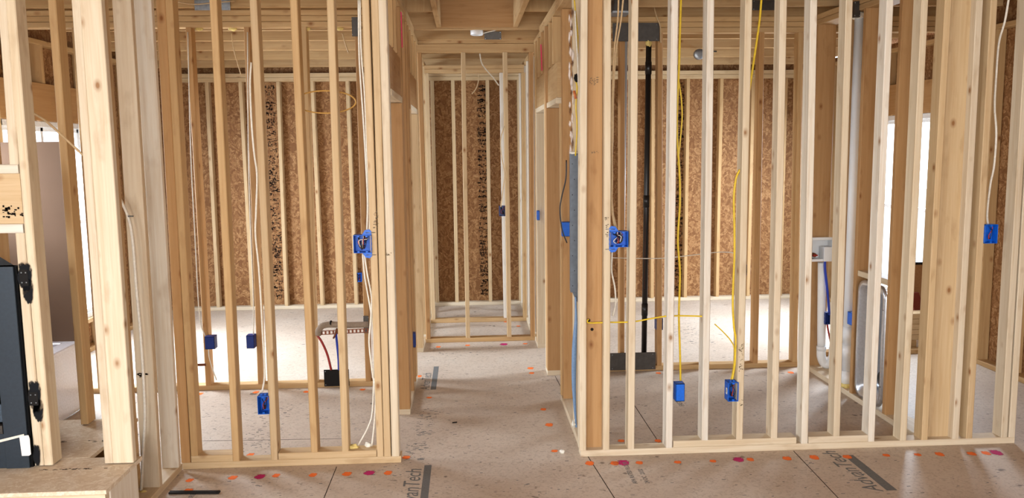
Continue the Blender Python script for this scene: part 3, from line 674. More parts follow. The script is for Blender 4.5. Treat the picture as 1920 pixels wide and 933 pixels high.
# ================================================================== electrical boxes
def ebox(label, pos, W, H, D=.07, rot=0, tabs=None, wires=3, mat=None, clamps=0, sticker=False, name='outlet_box', cat='electrical box', group=None):
    mat = mat or BLUE; wires = wires*2
    t = thing(name, (0, 0, 0), label, cat, group); a, b, k = W/2, H/2, .003
    mb = MB(); mb.box((-a, 0, -b), (-a+k, D, b)); mb.box((a-k, 0, -b), (a, D, b)); mb.box((-a, 0, b-k), (a, D, b)); mb.box((-a, 0, -b), (a, D, -b+k)); mb.box((-a, D-k, -b), (a, D, b))
    for sx_ in ([0] if W < .08 else [-W*.23, W*.23]):
        mb.box((sx_-.006, .001, b-k-.009), (sx_+.006, .012, b-k)); mb.box((sx_-.006, .001, -b+k), (sx_+.006, .012, -b+k+.009))
    for z in (-.3, 0, .3): mb.box((-a-.0012, .006, z*H-.006), (-a, D-.006, z*H+.006), .0005); mb.box((a, .006, z*H-.006), (a+.0012, D-.006, z*H+.006), .0005)
    build('box_body', mb, mat, t)
    if tabs:
        s = 1 if tabs == 'r' else -1
        for zz in (1, -1):
            q = MB(); q.plate([(s*(a-.052), .012, zz*b), (s*(a-.035), .012, zz*(b+.026)), (s*(a-.012), .012, zz*(b+.03)), (s*a, .012, zz*(b+.018)), (s*a, .012, zz*b)], .006, YA)
            tb = build('mounting_ear', q, mat, t)
            build('nail', MB().tube([(s*(a-.03), .008, zz*(b+.012)), (s*(a+.02), .012, zz*(b+.012))], .002, 6, 1), STEEL, tb)
    cols = [CBLACK, CRED, CBLACK, CBLACK, CWHITE, CBLACK]
    for i in range(wires):
        x0 = random.uniform(-.5, .5)*a; x1 = random.uniform(-.6, .6)*a; z1 = random.uniform(-.6, .5)*b
        build('wire', MB().tube([(x0, D*.6, b-k), (x0*1.1, D*.5, b*.5), (x1, D*.25, z1), (x1*.4, D*.35, -b*.55), (x0*.3, D*.55, -b*.2)], .0022, 6, 5), cols[i % 6], t)
    for i in range(clamps):
        build('cable_clamp', MB().box((-.3*W+i*.02, .02, b), (-.3*W+i*.02+.012, .05, b+.006)), mat, t)
    if sticker:
        st_ = build('sticker', MB().plate([(-a-.0014, .016, .018), (-a-.0014, .038, .018), (-a-.0014, .038, -.018), (-a-.0014, .016, -.018)], .0006, -XA), LABEL_W, t)
        build('sticker_print', MB().box((-a-.0026, .023, -.009), (-a-.002, .031, .009), .0003), INK, st_)
    t.location = pos; t.rotation_euler = (0, 0, rot); WL[t.name] = Vector(pos)
    return t
def rect(x0, y0, x1, y1, Y):
    p, q = P(x0, y0, Y), P(x1, y1, Y); return Vector(((p.x+q.x)/2, Y, (p.z+q.z)/2)), abs(q.x-p.x), abs(p.z-q.z)
def rbox(label, r, Y, **k):
    c, W_, H_ = rect(*r, Y); return ebox(label, c, W_, H_, **k)
GB = 'blue electrical boxes on the studs'
rbox('blue double electrical box full of wires, left of the hallway at switch height', (662, 441, 697, 474), 4.515, tabs='r', wires=6, group=GB)
rbox('blue double electrical box full of wires, right of the hallway at switch height', (1143, 434, 1178, 463), 4.515, tabs='l', wires=6, group=GB)
rbox('open blue box low on the left stud wall with a cable entering its top', (482, 743, 505, 776), 4.52, wires=2, clamps=2, group=GB)
rbox('closed back of a blue box hanging on a yellow cable beside a whitish stud', (1262.5, 714, 1278.5, 746), 4.59, wires=0, D=.06, rot=math.pi, group=GB)
rbox('open blue box with a white sticker, below the double yellow cable', (1366, 717, 1384.5, 752), 4.52, wires=2, clamps=2, sticker=True, group=GB)
rbox('small open blue box near the right end of the right stud wall', (1848, 421, 1870, 456), 4.52, wires=1, D=.05, group=GB)
rbox('dark blue outlet box on the second left wall, at its leftmost visible stud', (389, 627, 408, 650), 6.09, wires=1, rot=math.pi, mat=BLUED, group=GB)
rbox('dark blue outlet box on the second left wall, on a thin white vertical cable', (466, 625, 481.5, 648.5), 6.09, wires=1, rot=math.pi, mat=BLUED, group=GB)
rbox('tiny blue outlet box at the rear sheathing, just under the left double box', (667, 512, 678, 528), 9.22, wires=1, group=GB)
rbox('dark open box on a thin stud of the hallway cross frame', (936, 386, 950, 405), 7.44, wires=2, mat=BLUED, group=GB)
rbox('dark blue outlet box on the second right wall beside the black pipe', (1231, 597, 1243, 618), 6.33, wires=1, mat=BLUED, group=GB)
rbox('small dark outlet box at the rear wall behind the right studs', (1398, 497, 1407, 515), 9.22, wires=1, mat=BLUED, group=GB)
c = PX(1060, 428, .655)
ebox('blue box with white sticker edge-on in the hallway\'s right wall, black cable around it', (.628, 5.48, c.z), .055, .095, .065, R90*-1, wires=1, sticker=True, group=GB)
c = PX(772, 656, -.40); ebox('dark blue box edge-on low in the hallway\'s left wall', (-.392, 6.0, c.z), .055, .105, .07, R90, wires=1, mat=BLUED, group=GB)
c = PX(989, 386, .60); ebox('thin blue sliver of a box at the far right of the hallway', (.596, 7.08, c.z), .055, .08, .022, -R90, wires=1, group=GB)
rbox('blue box on the plumbing wall between white pipe and brown stud', (1598, 587, 1611, 610), 5.489, wires=1, group=GB)
rbox('bright blue box on a short post, seen just above the metal vent recess', (1656, 586, 1669, 610), 6.58, wires=0, D=.069, rot=0, group=GB)
q_ = P(1663, 600, 6.65); bx(mr, (q_.x-.025, 6.65, 0), (q_.x+.03, 6.69, .50), 'short_post', PINE)
c, W_, H_ = rect(1670, 607, 1683, 640, 5.03)
db = ebox('dark blue receptacle with an orange ring beside the metal vent recess', c, W_, H_, .06, wires=0, mat=BLUED, group=GB)
db_c = Vector((0, 0, -.012))
WL['tmp'] = Vector((0, 0, 0))
rg = build('orange_ring', MB().lathe((c.x, c.y-.004, c.z-.01), YA, [(.022, 0), (.028, -.004), (.033, 0), (.028, .006), (.022, 0)], 20), ORING, db)

# ================================================================== cables
def cable(label, pts, r, mat, Y=None, cat='cable', group=None, name='cable', n=7):
    q = [P(p[0], p[1], p[2] if len(p) > 2 else Y) for p in pts]
    o = build(name, MB().tube(q, r, n, 6), mat); tag(o, label, cat, group); return o
c1 = cable('white cable bundle down the hallway-side stud of the left wall into the double box', [(675, 0), (676, 60), (678, 110), (683, 170), (686, 233), (688, 290), (692, 360), (693, 420), (691, 437)], .0045, CWHITE, 4.55)
build('second_cable', MB().tube([P(x, y, 4.56) for x, y in ((672, 0), (673, 90), (676, 150), (681, 220), (685, 290), (689, 370), (688, 437))], .0045, 7, 6), CWHITE, c1)
c2 = cable('pair of white cables looping down from the left double box to the sill', [(683, 476), (689, 515), (697, 560), (695, 600), (692, 640), (697, 690), (704, 740), (702, 790), (697, 836)], .0045, CWHITE, 4.60)
build('second_cable', MB().tube([P(x, y, 4.62) for x, y in ((680, 476), (684, 520), (692, 565), (700, 620), (701, 690), (698, 770), (690, 800), (672, 834))], .004, 7, 6), CWHITE, c2)
build('foam_lump', MB().lump(P(690, 834, 4.60), .018, .2, 8), FOAMW, c2); build('foam_lump', MB().lump(P(663, 838, 4.585), .022, .25, 8, (1.3, 1, .8)), FOAM, c2)
build('cable_clip', MB().lump(P(703, 715, 4.60), .012, .3, 7, (.8, .8, 1.6)), FOAMW, c2)
cable('white cable hanging along the second left stud of the left wall', [(471, 117), (469, 160), (472, 233), (477, 290), (482, 330), (480, 400), (479, 440), (485, 500), (489, 560), (492, 620), (496, 700), (490, 742)], .005, CWHITE, 4.63)
cable('thin straight white wire dropping to the second left outlet box', [(464, 60), (466, 290), (470, 430), (475, 560), (475, 627)], .004, CWHITE, 6.05)
cable('thin white wire down the leftmost stud of the second left wall', [(352, 60), (358, 290), (366, 450), (374, 590), (386, 634)], .004, CWHITE, 6.06)
cable('short white tail curling below the leftmost outlet box', [(391, 650), (392, 668), (398, 690), (406, 712)], .004, CWHITE, 6.06)
cable('thin grey cable sloping between fireplace studs in front of the window', [(40, 200), (63, 212), (90, 230), (125, 262), (156, 291)], .0055, CBEIGE, 3.9)
c5 = cable('white cable hanging in front of the broad studs beside the fireplace', [(222, 367, 4.14), (240, 405, 4.14), (249, 450, 4.14), (257, 550, 4.14), (265, 640, 4.14), (272, 770, 4.14), (268, 850, 4.15), (265, 922, 4.16)], .0075, CWHITE)
build('foam_lump', MB().lump(P(267, 925, 4.15), .022, .3, 8, (1.4, 1, .8)), FOAM, c5)
build('staple', MB().box(P(245, 405, 4.13)-Vector((.012, .004, .003)), P(245, 405, 4.13)+Vector((.012, .004, .003))), STEELD, c5)
cable('yellow cable falling through the hallway\'s right wall to the grey metal shield', [(1077, 0), (1080, 30), (1083, 60), (1085, 100)], .004, CYEL, 4.86)
c6 = cable('yellow cable with black tape end going into the grey metal shield', [(1079, 150), (1082, 165), (1080, 200), (1082, 240), (1079, 292)], .0045, CYEL, 4.86)
build('tape_end', MB().lump(P(1080, 146, 4.85), .016, .25, 8, (.7, .7, 1.5)), BLK, c6); build('orange_connector', MB().tube([P(1076, 170, 4.85), P(1080, 185, 4.85)], .008, 8, 1), ORING, c6)
cable('white cable inside the closed bay of the hallway\'s right wall', [(1078, 20), (1080, 60), (1083, 110), (1085, 160)], .005, CWHITE, 4.84)
cable('black cable arcing around the blue box in the hallway\'s right wall', [(1062, 300), (1061, 335), (1053, 370), (1050, 395), (1054, 430), (1063, 455)], .0045, CBLACK, 5.36)
c7 = cable('pair of beige cables falling to the right double box', [(1160, -6), (1158, 40), (1152, 90), (1149, 150), (1147, 240), (1148, 330), (1147, 390), (1152, 425)], .005, CBEIGE, 4.60)
build('second_cable', MB().tube([P(x, y, 4.62) for x, y in ((1169, -6), (1164, 40), (1155, 95), (1150, 180), (1149, 260), (1146, 330), (1149, 395), (1156, 428))], .005, 7, 6), CBEIGE, c7)
cable('white cable leaving the bottom of the right double box', [(1148, 468), (1147, 490), (1147, 510), (1153, 540), (1154, 570), (1149, 592)], .005, CWHITE, 4.60)
cable('long yellow cable from the ceiling to the hanging box by the whitish stud', [(1277, -6), (1275, 60), (1273, 130), (1270, 200), (1270, 260), (1274, 320), (1275, 380), (1271, 450), (1275, 510), (1273, 590), (1275, 660), (1276, 716)], .006, CYEL, 4.60)
cable('thin yellow cable curling beside the long yellow one', [(1272, 147), (1277, 180), (1279, 220), (1275, 270), (1271, 310)], .004, CYEL, 4.64)
cable('yellow cable descending between two studs high in the right wall', [(1428, -6), (1424, 40), (1417, 90), (1411, 130), (1405, 170)], .006, CYEL, 4.62)
c8 = cable('double yellow cable bulging from a stud down to the stickered blue box', [(1387, 318), (1380, 335), (1376, 370), (1377, 430), (1377, 480), (1374, 560), (1376, 610), (1380, 640), (1378, 680), (1372, 717)], .006, CYEL, 4.57)
build('second_cable', MB().tube([P(x, y, 4.58) for x, y in ((1340, 607), (1356, 622), (1370, 638), (1377, 655), (1375, 690), (1369, 717))], .0035, 7, 6), CYEL, c8)
cable('yellow cable strung level through holes in the first right studs', [(1104, 598), (1101, 601), (1106, 605), (1140, 604), (1185, 603), (1220, 597), (1255, 592), (1300, 592), (1322, 593)], .0045, CYEL, 4.565)
cable('thin white wire strung level across the second right wall', [(1147, 483), (1190, 484), (1240, 484), (1290, 479), (1340, 473), (1370, 473), (1382, 478)], .0035, CWHITE, 6.307)
cable('loose white wire end hanging from the far hallway ceiling', [(899, 92), (900, 104), (903, 118), (911, 130), (925, 146), (935, 160)], .006, CWHITE, 7.523)
cable('thin wire hanging near the rear wall at the hallway end', [(896, 130), (897, 150), (893, 165), (885, 176)], .005, CBEIGE, 8.9)
cable('beige cable curving down to the dark box on the cross frame', [(946, 236), (939, 260), (940, 290), (946, 325), (943, 355), (939, 388)], .005, CBEIGE, 7.41)
lp = [(610+57*math.cos(a), 191+21*math.sin(a)) for a in [i*math.pi/10-2.6 for i in range(0, 20)]]
cable('loop of yellowish wire hanging behind the left studs', lp, .004, flat('tan_wire', (186, 140, 66), .5, .3), 4.645)
cable('white cable down the last narrow stud of the right wall to the small blue box', [(1892, -6), (1884, 40), (1873, 80), (1868, 140), (1865, 200), (1868, 250), (1864, 310), (1857, 345), (1851, 400), (1853, 424)], .006, CWHITE, 4.58)
cable('beige wire loop above the black pipe', [(1225, -6), (1226, 10), (1231, 30), (1238, 50), (1239, 80)], .005, CBEIGE, 6.26)
cable('thin wire hanging in front of the rear joists on the left', [(434, 62), (438, 90), (446, 120), (452, 140)], .004, CBEIGE, 6.2)
cable('thin wire hanging beside the dark plated stud', [(642, 62), (647, 80), (654, 100)], .005, CBEIGE, 6.2)
cable('brown wire sagging across the top left joists', [(330, 3), (365, 8), (400, 5), (440, 2)], .004, CBEIGE, 5.9)

# ================================================================== plumbing and metal
YV = 6.35
vp = thing('vent_pipe', (P(1208, 660, YV).x, YV, 0), 'black vertical drain pipe in the second right wall', 'pipe')
A, B = P(1207, 690, YV), P(1217, 45, YV)
def on(t): return A.lerp(B, t)
build('pipe', MB().tube([A, B], .021, 18, 1), ABS, vp)
for t in (.16, .48, .86): build('coupling', MB().tube([on(t), on(t+.035)], .0245, 18, 1), ABS, vp)
build('print_line', MB().tube([on(.24)+Vector((-.009, -.0195, 0)), on(.46)+Vector((-.009, -.0195, 0))], .0012, 5, 1), COPPER, vp)
build('foam_seal', MB().lump(P(1216, 80, YV-.03), .022, .3, 8, (1, 1, 1.2)), FOAM, vp)
gp = build('conduit', MB().tube([P(1164.5, 690, 6.36), P(1173.5, 45, 6.36)], .0145, 16, 1), PVCG); tag(gp, 'thin light grey vertical pipe left of the black drain pipe', 'pipe')
def metal(label, r, Y, th, mat, name='metal_plate', cat='metal plate', holes=True, lip=None):
    c, W_, H_ = rect(*r, Y); t = thing(name, c, label, cat)
    build('sheet', MB().box((c.x-W_/2, Y, c.z-H_/2), (c.x+W_/2, Y+th, c.z+H_/2), .001), mat, t)
    for sx_ in (-.44, .44):
        for sz in (-.4, .4): build('nail_head', MB().lathe((c.x+W_*sx_, Y, c.z+H_*sz), -YA, [(.004, 0), (.004, .001), (0, .002)], 10), STEEL, t)
    if lip:
        build('lip', MB().box((c.x-W_/2, Y, c.z+H_/2-.004), (c.x+W_/2, Y+lip, c.z+H_/2)), mat, t); build('lip', MB().box((c.x-W_/2, Y, c.z-H_/2), (c.x+W_/2, Y+lip, c.z-H_/2+.004)), mat, t)
    return t
metal('dark steel plate across the top of the black drain pipe', (1149, 43, 1236.5, 77), 6.295, .008, STEELD)
metal('dark steel plate at the foot of the black drain pipe', (1143, 662, 1229, 692), 6.295, .008, STEELD)
metal('black steel plate on the sill below red and blue tubes', (607, 693, 655, 723), 6.066, .006, BLK)
metal('dark steel plate at the top of the second left wall\'s last stud', (659, 32, 675, 68), 6.066, .006, STEELD)
metal('dark steel plate halfway down the second left wall\'s last stud', (681, 592, 692, 624), 6.05, .006, STEELD)
metal('grey steel plate high on the left joists', (364, 0, 432, 19), 6.01, .006, STEEL)
metal('grey steel plate high on the right joists', (1411, 0, 1456, 19), 6.01, .006, STEELD)
metal('dark steel bracket at the top of the tall white pipe', (1603, 2, 1613, 32), 5.55, .03, STEELD)
t = metal('grey steel plate with nail holes beside the white ceiling box in the hallway', (908, 59, 940, 74), 6.99, .005, STEELD)
# tubes for the sink supply
red = build('supply_tube', MB().tube([P(x, y, 6.04) for x, y in ((595, 628), (604, 642), (614, 665), (621, 693))], .0085, 10, 8), PEXR); tag(red, 'dark red supply tube bending into the black sill plate', 'tube')
blu = build('supply_tube', MB().tube([P(x, y, 6.04) for x, y in ((630, 625), (632, 645), (634.5, 670), (635.5, 693))], .0085, 10, 8), PEXB); tag(blu, 'blue supply tube beside the red one behind a left stud', 'tube')
st = thing('pipe_strap', P(650, 620, 6.05), 'copper coloured strap with round holes across the second left wall', 'strap')
a, b = P(596, 624, 6.05), P(690, 619, 6.05); hgt = .026; L_ = b.x-a.x
mb = MB(); n = 13
mb.board(a+Vector((0, 0, hgt/2)), b+Vector((0, 0, hgt/2)), ZA, .006, YA, .003, .0005); mb.board(a-Vector((0, 0, hgt/2)), b-Vector((0, 0, hgt/2)), ZA, .006, YA, .003, .0005)
for i in range(n+1):
    p = a.lerp(b, i/n); mb.box((p.x-.0065, p.y-.0013, p.z-hgt/2), (p.x+.0065, p.y+.0013, p.z+hgt/2), .0005)
build('strap_band', mb, COPPER, st)
build('pipe_hook', MB().tube([P(632, 615, 6.04), P(628, 628, 6.03), P(625, 634, 6.03)], .007, 8, 5), COPPER, st)
ip = thing('insulated_pipe', P(640, 610, 6.03), 'grey foam-wrapped pipe bending down above the copper strap', 'pipe')
build('insulation', MB().tube([P(596, 628, 6.0), P(598, 618, 6.0), P(606, 610, 6.01), P(622, 608, 6.03), P(650, 609, 6.03), P(690, 608, 6.03)], .023, 14, 8), INSUL, ip)
build('tie', MB().tube([P(619, 606.5, 6.03), P(622, 606.5, 6.03)], .0245, 14, 1), BLK, ip)
s2 = build('pipe_strap', MB().box(P(370, 686, 6.07)-YA*.002, P(386, 681, 6.07)+YA*.002), COPPER); tag(s2, 'short end of a perforated strap left of the leftmost outlet box', 'strap')
# grey shield, stained board and film in the hallway's right wall
sh = thing('steel_shield', (.65, 4.95, .8), 'tall narrow grey steel shield in the hallway\'s right wall beside the corner post', 'metal shield')
a, b = P(1068.5, 560, 4.955), P(1084, 288, 4.955); x0, x1 = P(1069, 420, 4.955).x, P(1088, 420, 4.955).x
SHM = flat('dull_grey_steel', (104, 112, 122), .5, .4, .5, 0, 30, .08); build('sheet', MB().box((x0, 4.955, a.z+.04), (x1, 4.959, b.z)), SHM, sh); build('flange', MB().box((x0, 4.958, a.z+.05), (x0+.003, 4.985, b.z)), SHM, sh)
build('tongue', MB().plate([(x0+.012, 4.955, a.z+.04), (x1, 4.955, a.z+.04), (x1, 4.955, a.z-.05), (x0+.03, 4.955, a.z)], .003, -YA), SHM, sh)
for i in range(9):
    z = a.z+.08+(b.z-a.z-.14)*i/8
    build('nail_hole', MB().lathe((x0+.014+.012*(i % 2), 4.9548, z), -YA, [(.003, 0), (.003, .0006), (0, .0006)], 8), BLK, sh)
build('foam_bead', MB().lump((x0+.02, 4.95, b.z+.006), .016, .3, 8, (1.5, .8, .5)), FOAMW, sh)
WCOMP = soft_spot('white_dried_compound', (226, 216, 210), .35, .9); BSTAIN = soft_spot('brown_bark_patch', (96, 58, 40), .3, .8)
for k in range(26):
    y = 20+k*10.5+random.uniform(-4, 4); c = P(1068+random.uniform(-2, 5), y, 4.985)
    build('dried_compound', MB().spot((c.x+.004, 4.9835-.0002*k, c.z), -YA, XA, random.uniform(.008, .016), random.uniform(.03, .07), .0004), BSTAIN if k % 3 == 0 else WCOMP, hr)
fm = build('plastic_film', MB().tube([P(x, y, 4.93) for x, y in ((1079, 556), (1080, 600), (1077, 650), (1076, 720), (1079, 780), (1081, 806))], lambda t: .006+.009*math.sin(math.pi*min(1, t*1.1))**2, 8, 6), FILM); tag(fm, 'strip of pale blue plastic film hanging below the grey steel shield', 'film')
build('white_tail', MB().lump(P(1076, 795, 4.925), .015, .5, 8, (.7, .7, 1.8)), FOAMW, fm)
# laundry plumbing
tp = thing('drain_pipe', (2.70, 5.66, .04), 'tall thick white vertical pipe in the plumbing wall', 'pipe')
A, B = P(1587, 720, 5.62), P(1613, 30, 5.62); r_ = .036
build('pipe', MB().tube([A, B], r_, 20, 1), PVC, tp)
for t in (.0, .075, .125): build('coupling', MB().tube([A.lerp(B, t), A.lerp(B, t+.04)], r_+.005, 20, 1), PVC, tp)
build('foam_seal', MB().lump(A, .05, .25, 9, (1.3, 1, .4)), FOAM, tp); build('foam_seal', MB().lump(B, .05, .25, 9, (1.3, 1, .6)), FOAMW, tp)
YW = 6.12
wd = thing('standpipe', P(1540, 660, YW), 'white standpipe with a bend at its foot, below the white outlet box', 'pipe')
q = [P(x, y, YW) for x, y in ((1541, 492), (1540, 600), (1540, 655))]
build('pipe', MB().tube(q, .030, 18, 2), PVC, wd)
build('trap', MB().tube([P(1540, 650, YW), P(1540, 668, YW), P(1546, 681, YW), P(1556, 681, YW-.02), P(1562, 668, YW-.05), P(1563, 650, YW-.06)], .034, 18, 8), PVC, wd)
build('collar', MB().tube([P(1540, 648, YW), P(1540, 656, YW)], .036, 18, 1), PVC, wd)
wb = thing('washer_outlet_box', P(1541, 470, YW), 'white plastic washing machine outlet box between two right studs', 'outlet box')
c, W_, H_ = rect(1521, 449, 1561, 486, YW-.03); a_, b_ = W_/2, H_/2; y0 = YW-.03
mb = MB(); mb.box((c.x-a_, y0, c.z-b_), (c.x-a_+.005, y0+.09, c.z+b_)); mb.box((c.x+a_-.005, y0, c.z-b_), (c.x+a_, y0+.09, c.z+b_)); mb.box((c.x-a_, y0, c.z+b_-.005), (c.x+a_, y0+.09, c.z+b_)); mb.box((c.x-a_, y0, c.z-b_), (c.x+a_, y0+.09, c.z-b_+.005)); mb.box((c.x-a_, y0+.085, c.z-b_), (c.x+a_, y0+.09, c.z+b_))
build('box_body', mb, PVC, wb)
mb = MB(); mb.box((c.x-a_-.012, y0-.003, c.z+b_-.004), (c.x+a_+.012, y0, c.z+b_+.016)); mb.box((c.x-a_-.012, y0-.003, c.z-b_-.014), (c.x+a_+.012, y0, c.z-b_+.004))
build('rim', mb, PVC, wb)
build('drain_cup', MB().box((c.x+.01, y0-.02, c.z-b_-.012), (c.x+a_-.004, y0+.06, c.z+.02)), PVC, wb)
vv = build('valve', MB().tube([(c.x-.045, y0+.07, c.z-.045), (c.x-.045, y0+.02, c.z-.045)], .016, 12, 1), COPPER, wb); build('valve_handle', MB().box((c.x-.062, y0+.005, c.z-.05), (c.x-.028, y0+.02, c.z-.04)), PEXR, vv)
hz = build('supply_hose', MB().tube([P(x, y, YW-.04) for x, y in ((1547, 487), (1547, 505), (1551, 540), (1554, 575), (1555, 590))], .009, 10, 8), PEXB); tag(hz, 'dark blue supply hose from the white outlet box to a blue box', 'tube')
rbox('dark blue box at the end of the blue supply hose', (1548, 586, 1558, 608), YW-.05, wires=0, mat=BLUED, D=.05, group=GB)
rh = build('supply_hose', MB().tube([P(x, y, YW-.04) for x, y in ((1551, 608), (1553, 620), (1557, 640), (1559, 655))], .007, 10, 8), PEXR); tag(rh, 'short red tube below the dark blue box on the hose', 'tube')
# metal dryer recess
vr = thing('dryer_vent_recess', (2.68, 5.22, .05), 'rounded silver metal vent recess set between studs of the plumbing wall', 'vent recess')
x_ = 2.632; ya, yb, za, zt_ = 5.05, 5.40, .06, .84
def rr(y0, y1, z0, z1, r, n=6):
    pts = []
    for (cy_, cz, a0_) in ((y1-r, z1-r, 0), (y0+r, z1-r, 90), (y0+r, z0+r, 180), (y1-r, z0+r, 270)):
        for k in range(n+1):
            a = math.radians(a0_+90*k/n); pts.append((cy_+r*math.cos(a), cz+r*math.sin(a)))
    return pts
def ring_wall(rings, mat, name):
    mb = MB(); n = len(rings[0][1])
    for X_, pts in rings:
        for y, z in pts: mb.v.append(Vector((X_, y, z)))
    for i in range(len(rings)-1):
        for k in range(n):
            j = (k+1) % n; mb.face((i*n+k, i*n+j, (i+1)*n+j, (i+1)*n+k), [(0, 0)]*4, True)
    mb.face(tuple((len(rings)-1)*n+k for k in range(n)), [(0, 0)]*n)
    return build(name, mb, mat, vr)
ring_wall([(x_+.01, rr(ya-.01, yb+.01, za-.01, zt_+.01, .08)), (x_-.006, rr(ya-.006, yb+.006, za-.006, zt_+.006, .076)), (x_-.006, rr(ya+.02, yb-.02, za+.02, zt_-.02, .06)), (x_+.01, rr(ya+.026, yb-.026, za+.026, zt_-.026, .055)),
           (x_+.012, rr(ya+.045, yb-.045, za+.045, zt_-.045, .045)), (x_+.10, rr(ya+.06, yb-.06, za+.06, zt_-.06, .04))], ALU, 'metal_pan')
build('duct_opening', MB().lathe((x_+.098, 5.225, .2), -XA, [(.05, 0), (.052, .012), (.046, .012), (.044, 0), (0, .001)], 20), STEELD, vr)
for z in (.2, .7): build('rivet', MB().lathe((x_-.006, ya+.007, z), -XA, [(.004, 0), (.004, .002), (0, .003)], 8), STEELD, vr)

# ================================================================== ceiling bits
cb = thing('ceiling_box', P(894, 62, 6.95), 'round white electrical box under the hallway ceiling joist', 'electrical box')
c = P(894, 60, 6.97); build('box_body', MB().lathe((c.x, 6.97, 2.71), -ZA, [(.052, 0), (.052, .04), (.047, .044), (.044, .04), (.044, .012), (0, .012)], 24), PVC, cb)
build('wire', MB().tube([(c.x, 6.97, 2.69), (c.x+.03, 6.96, 2.675), (c.x+.09, 6.96, 2.69), (c.x+.14, 6.96, 2.70), (c.x+.17, 6.97, 2.715)], .004, 7, 6), CWHITE, cb)
jb = thing('junction_box', P(1310, 102, 7.9), 'round grey junction box on a rear joist, seen between right studs', 'electrical box')
c = P(1310, 102, 7.905); build('box_body', MB().lathe((c.x, 7.91, c.z), -YA, [(.05, 0), (.05, .035), (.045, .038), (.02, .040), (0, .040)], 24), STEEL, jb); build('bar', MB().box((c.x, 7.895, c.z+.02), (c.x+.17, 7.908, c.z+.034)), STEELD, jb)
dk = thing('flexible_duct', P(786, 0, 6.0), 'shiny flexible duct above the hallway joists', 'duct')
mb = MB(); c = P(786, -8, 6.4)
pr = []
for i in range(33): pr.append((.075+.006*math.sin(i*math.pi), .30*i/32) if False else (.075+(.006 if i % 2 else -.003), .30*i/32))
build('duct_skin', MB().lathe((c.x-.16, 6.36, c.z+.045), XA, pr, 24), ALU, dk)
fx = thing('duct_boot', P(1164, 12, 5.9), 'dark metal duct fitting above the joists near the first right stud', 'duct')
c, W_, H_ = rect(1149, -6, 1176, 24, 5.85); build('boot_body', MB().box((c.x-W_/2, 5.80, c.z-H_/2), (c.x+W_/2, 5.96, c.z+H_/2+.1), .006), STEELD, fx); build('boot_rim', MB().box((c.x-W_/2-.012, 5.79, c.z-H_/2-.008), (c.x+W_/2+.012, 5.97, c.z-H_/2+.004), .002), STEEL, fx)

# ================================================================== left room: tub unit ; right room: leftovers
tu = thing('tub_shower_unit', (-2.95, 5.0, 0), 'white one-piece tub unit with a tall end panel coloured brown-grey for shade, behind the fireplace', 'bathtub')
yt0, yt1, zr = 4.36, 5.76, .47
build('apron', MB().box((-2.69, yt0, .01), (-2.665, yt1, zr-.02), .006), TUBW, tu)
mb = MB(); mb.box((-2.77, yt0, zr-.03), (-2.665, yt1, zr), .01); mb.box((-3.33, yt0, zr-.03), (-3.25, yt1, zr), .01); mb.box((-3.25, yt0, zr-.03), (-2.77, yt0+.08, zr), .01); mb.box((-3.25, yt1-.08, zr-.03), (-2.77, yt1, zr), .01)
build('rim', mb, TUBW, tu)
mb = MB(); mb.box((-3.26, yt0+.07, .08), (-2.76, yt1-.07, .10)); mb.box((-3.26, yt0+.06, .08), (-3.24, yt1-.06, zr-.02)); mb.box((-2.78, yt0+.06, .08), (-2.76, yt1-.06, zr-.02)); mb.box((-3.26, yt0+.06, .08), (-2.76, yt0+.08, zr-.02)); mb.box((-3.26, yt1-.08, .08), (-2.76, yt1-.06, zr-.02))
build('basin', mb, TUBW, tu)
build('end_panel', MB().box((-3.33, yt1-.02, zr), (-2.67, yt1, 1.825), .006), TAUPE, tu)
cr_ = thing('leaning_crate', (3.5, 6.9, 0), 'brown wooden box with a dark top below the right window', 'crate')
c, W_, H_ = rect(1700, 493, 1746, 560, 7.0)
mb = MB(); mb.box((c.x-W_/2, 6.98, c.z-H_/2), (c.x+W_/2, 7.0, c.z+H_/2)); mb.box((c.x-W_/2, 7.0, c.z-H_/2), (c.x-W_/2+.02, 7.25, c.z+H_/2)); mb.box((c.x+W_/2-.02, 7.0, c.z-H_/2), (c.x+W_/2, 7.25, c.z+H_/2)); mb.box((c.x-W_/2, 7.23, c.z-H_/2), (c.x+W_/2, 7.25, c.z+H_/2)); mb.box((c.x-W_/2, 6.98, c.z-H_/2), (c.x+W_/2, 7.25, c.z-H_/2+.02))
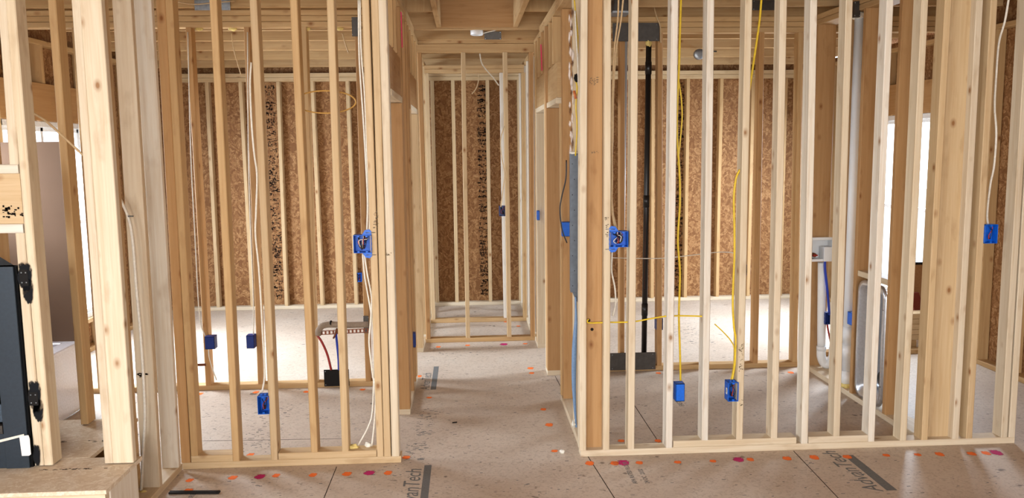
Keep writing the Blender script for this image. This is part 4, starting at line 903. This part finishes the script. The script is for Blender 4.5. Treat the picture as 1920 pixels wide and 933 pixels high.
build('crate_body', mb, CARD, cr_); build('lid', MB().box((c.x-W_/2-.01, 6.97, c.z+H_/2-.012), (c.x+W_/2+.01, 7.26, c.z+H_/2+.01)), BLK, cr_)
zb_ = c.z-H_/2
for xx in (c.x-W_/2+.03, c.x+W_/2-.03):
    for yy in (7.0, 7.22): build('leg', MB().board((xx, yy, .0), (xx, yy, zb_), XA, .05, YA, .035, .003), WOOD, cr_, tone(TAN))
ln = build('leaning_board', MB().board(P(1738, 628, 6.9), P(1712, 548, 6.9), XA, .09, YA, .03, .003), REDB); tag(ln, 'dark red board leaning against the brown box under the right window', 'board')
zc_ = P(1722, 648, 6.75)
sk = thing('lumber_stack', (zc_.x, 6.8, 0), 'low stack of short boards under the right window', 'lumber pile')
for i in range(5):
    bx(sk, (3.15+.03*(i % 2), 6.72, .001+.046*i+.09), (3.95-.04*(i % 3), 6.86, .001+.046*i+.045+.09), 'board', PINE)
for xx in (3.25, 3.7): bx(sk, (xx, 6.72, .001), (xx+.09, 6.86, .09), 'bearer', TAN)

# small litter on the hallway floor
for (x, y, r_, l_) in ((1054, 849, .012, 'small white foam crumb on the floor beside the right corner post'), ):
    o = build('foam_crumb', MB().lump(PZ(x, y)+ZA*r_*.8, r_, .3, 7, (1.2, 1, .9)), FOAMW); tag(o, l_, 'debris')
o = build('wood_splinter', MB().board(PZ(848, 793)+ZA*.004, PZ(857, 792)+ZA*.004, YA, .008, ZA, .006, .001), BLK); tag(o, 'small dark splinter on the hallway floor', 'debris')
rs = build('leaning_board', MB().board((2.985, 4.72, .0), (2.95, 4.74, .13), XA, .03, YA, .04, .002), REDB); tag(rs, 'narrow dark red board behind the right end of the right stud wall', 'board')

a, b = PZ(300, 925), PZ(412, 924)
bs = build('black_strip', MB().board((-1.56, a.y, .006), (b.x, b.y, .006), YA, .03, ZA, .008, .002), BLK); tag(bs, 'flat black strip lying on the floor at the lower left', 'strip')

for o in C.objects:
    if o.get('category') == 'stud wall': o['group'] = 'open stud walls'
    elif o.get('category') == 'cable': o['group'] = 'electrical cables'
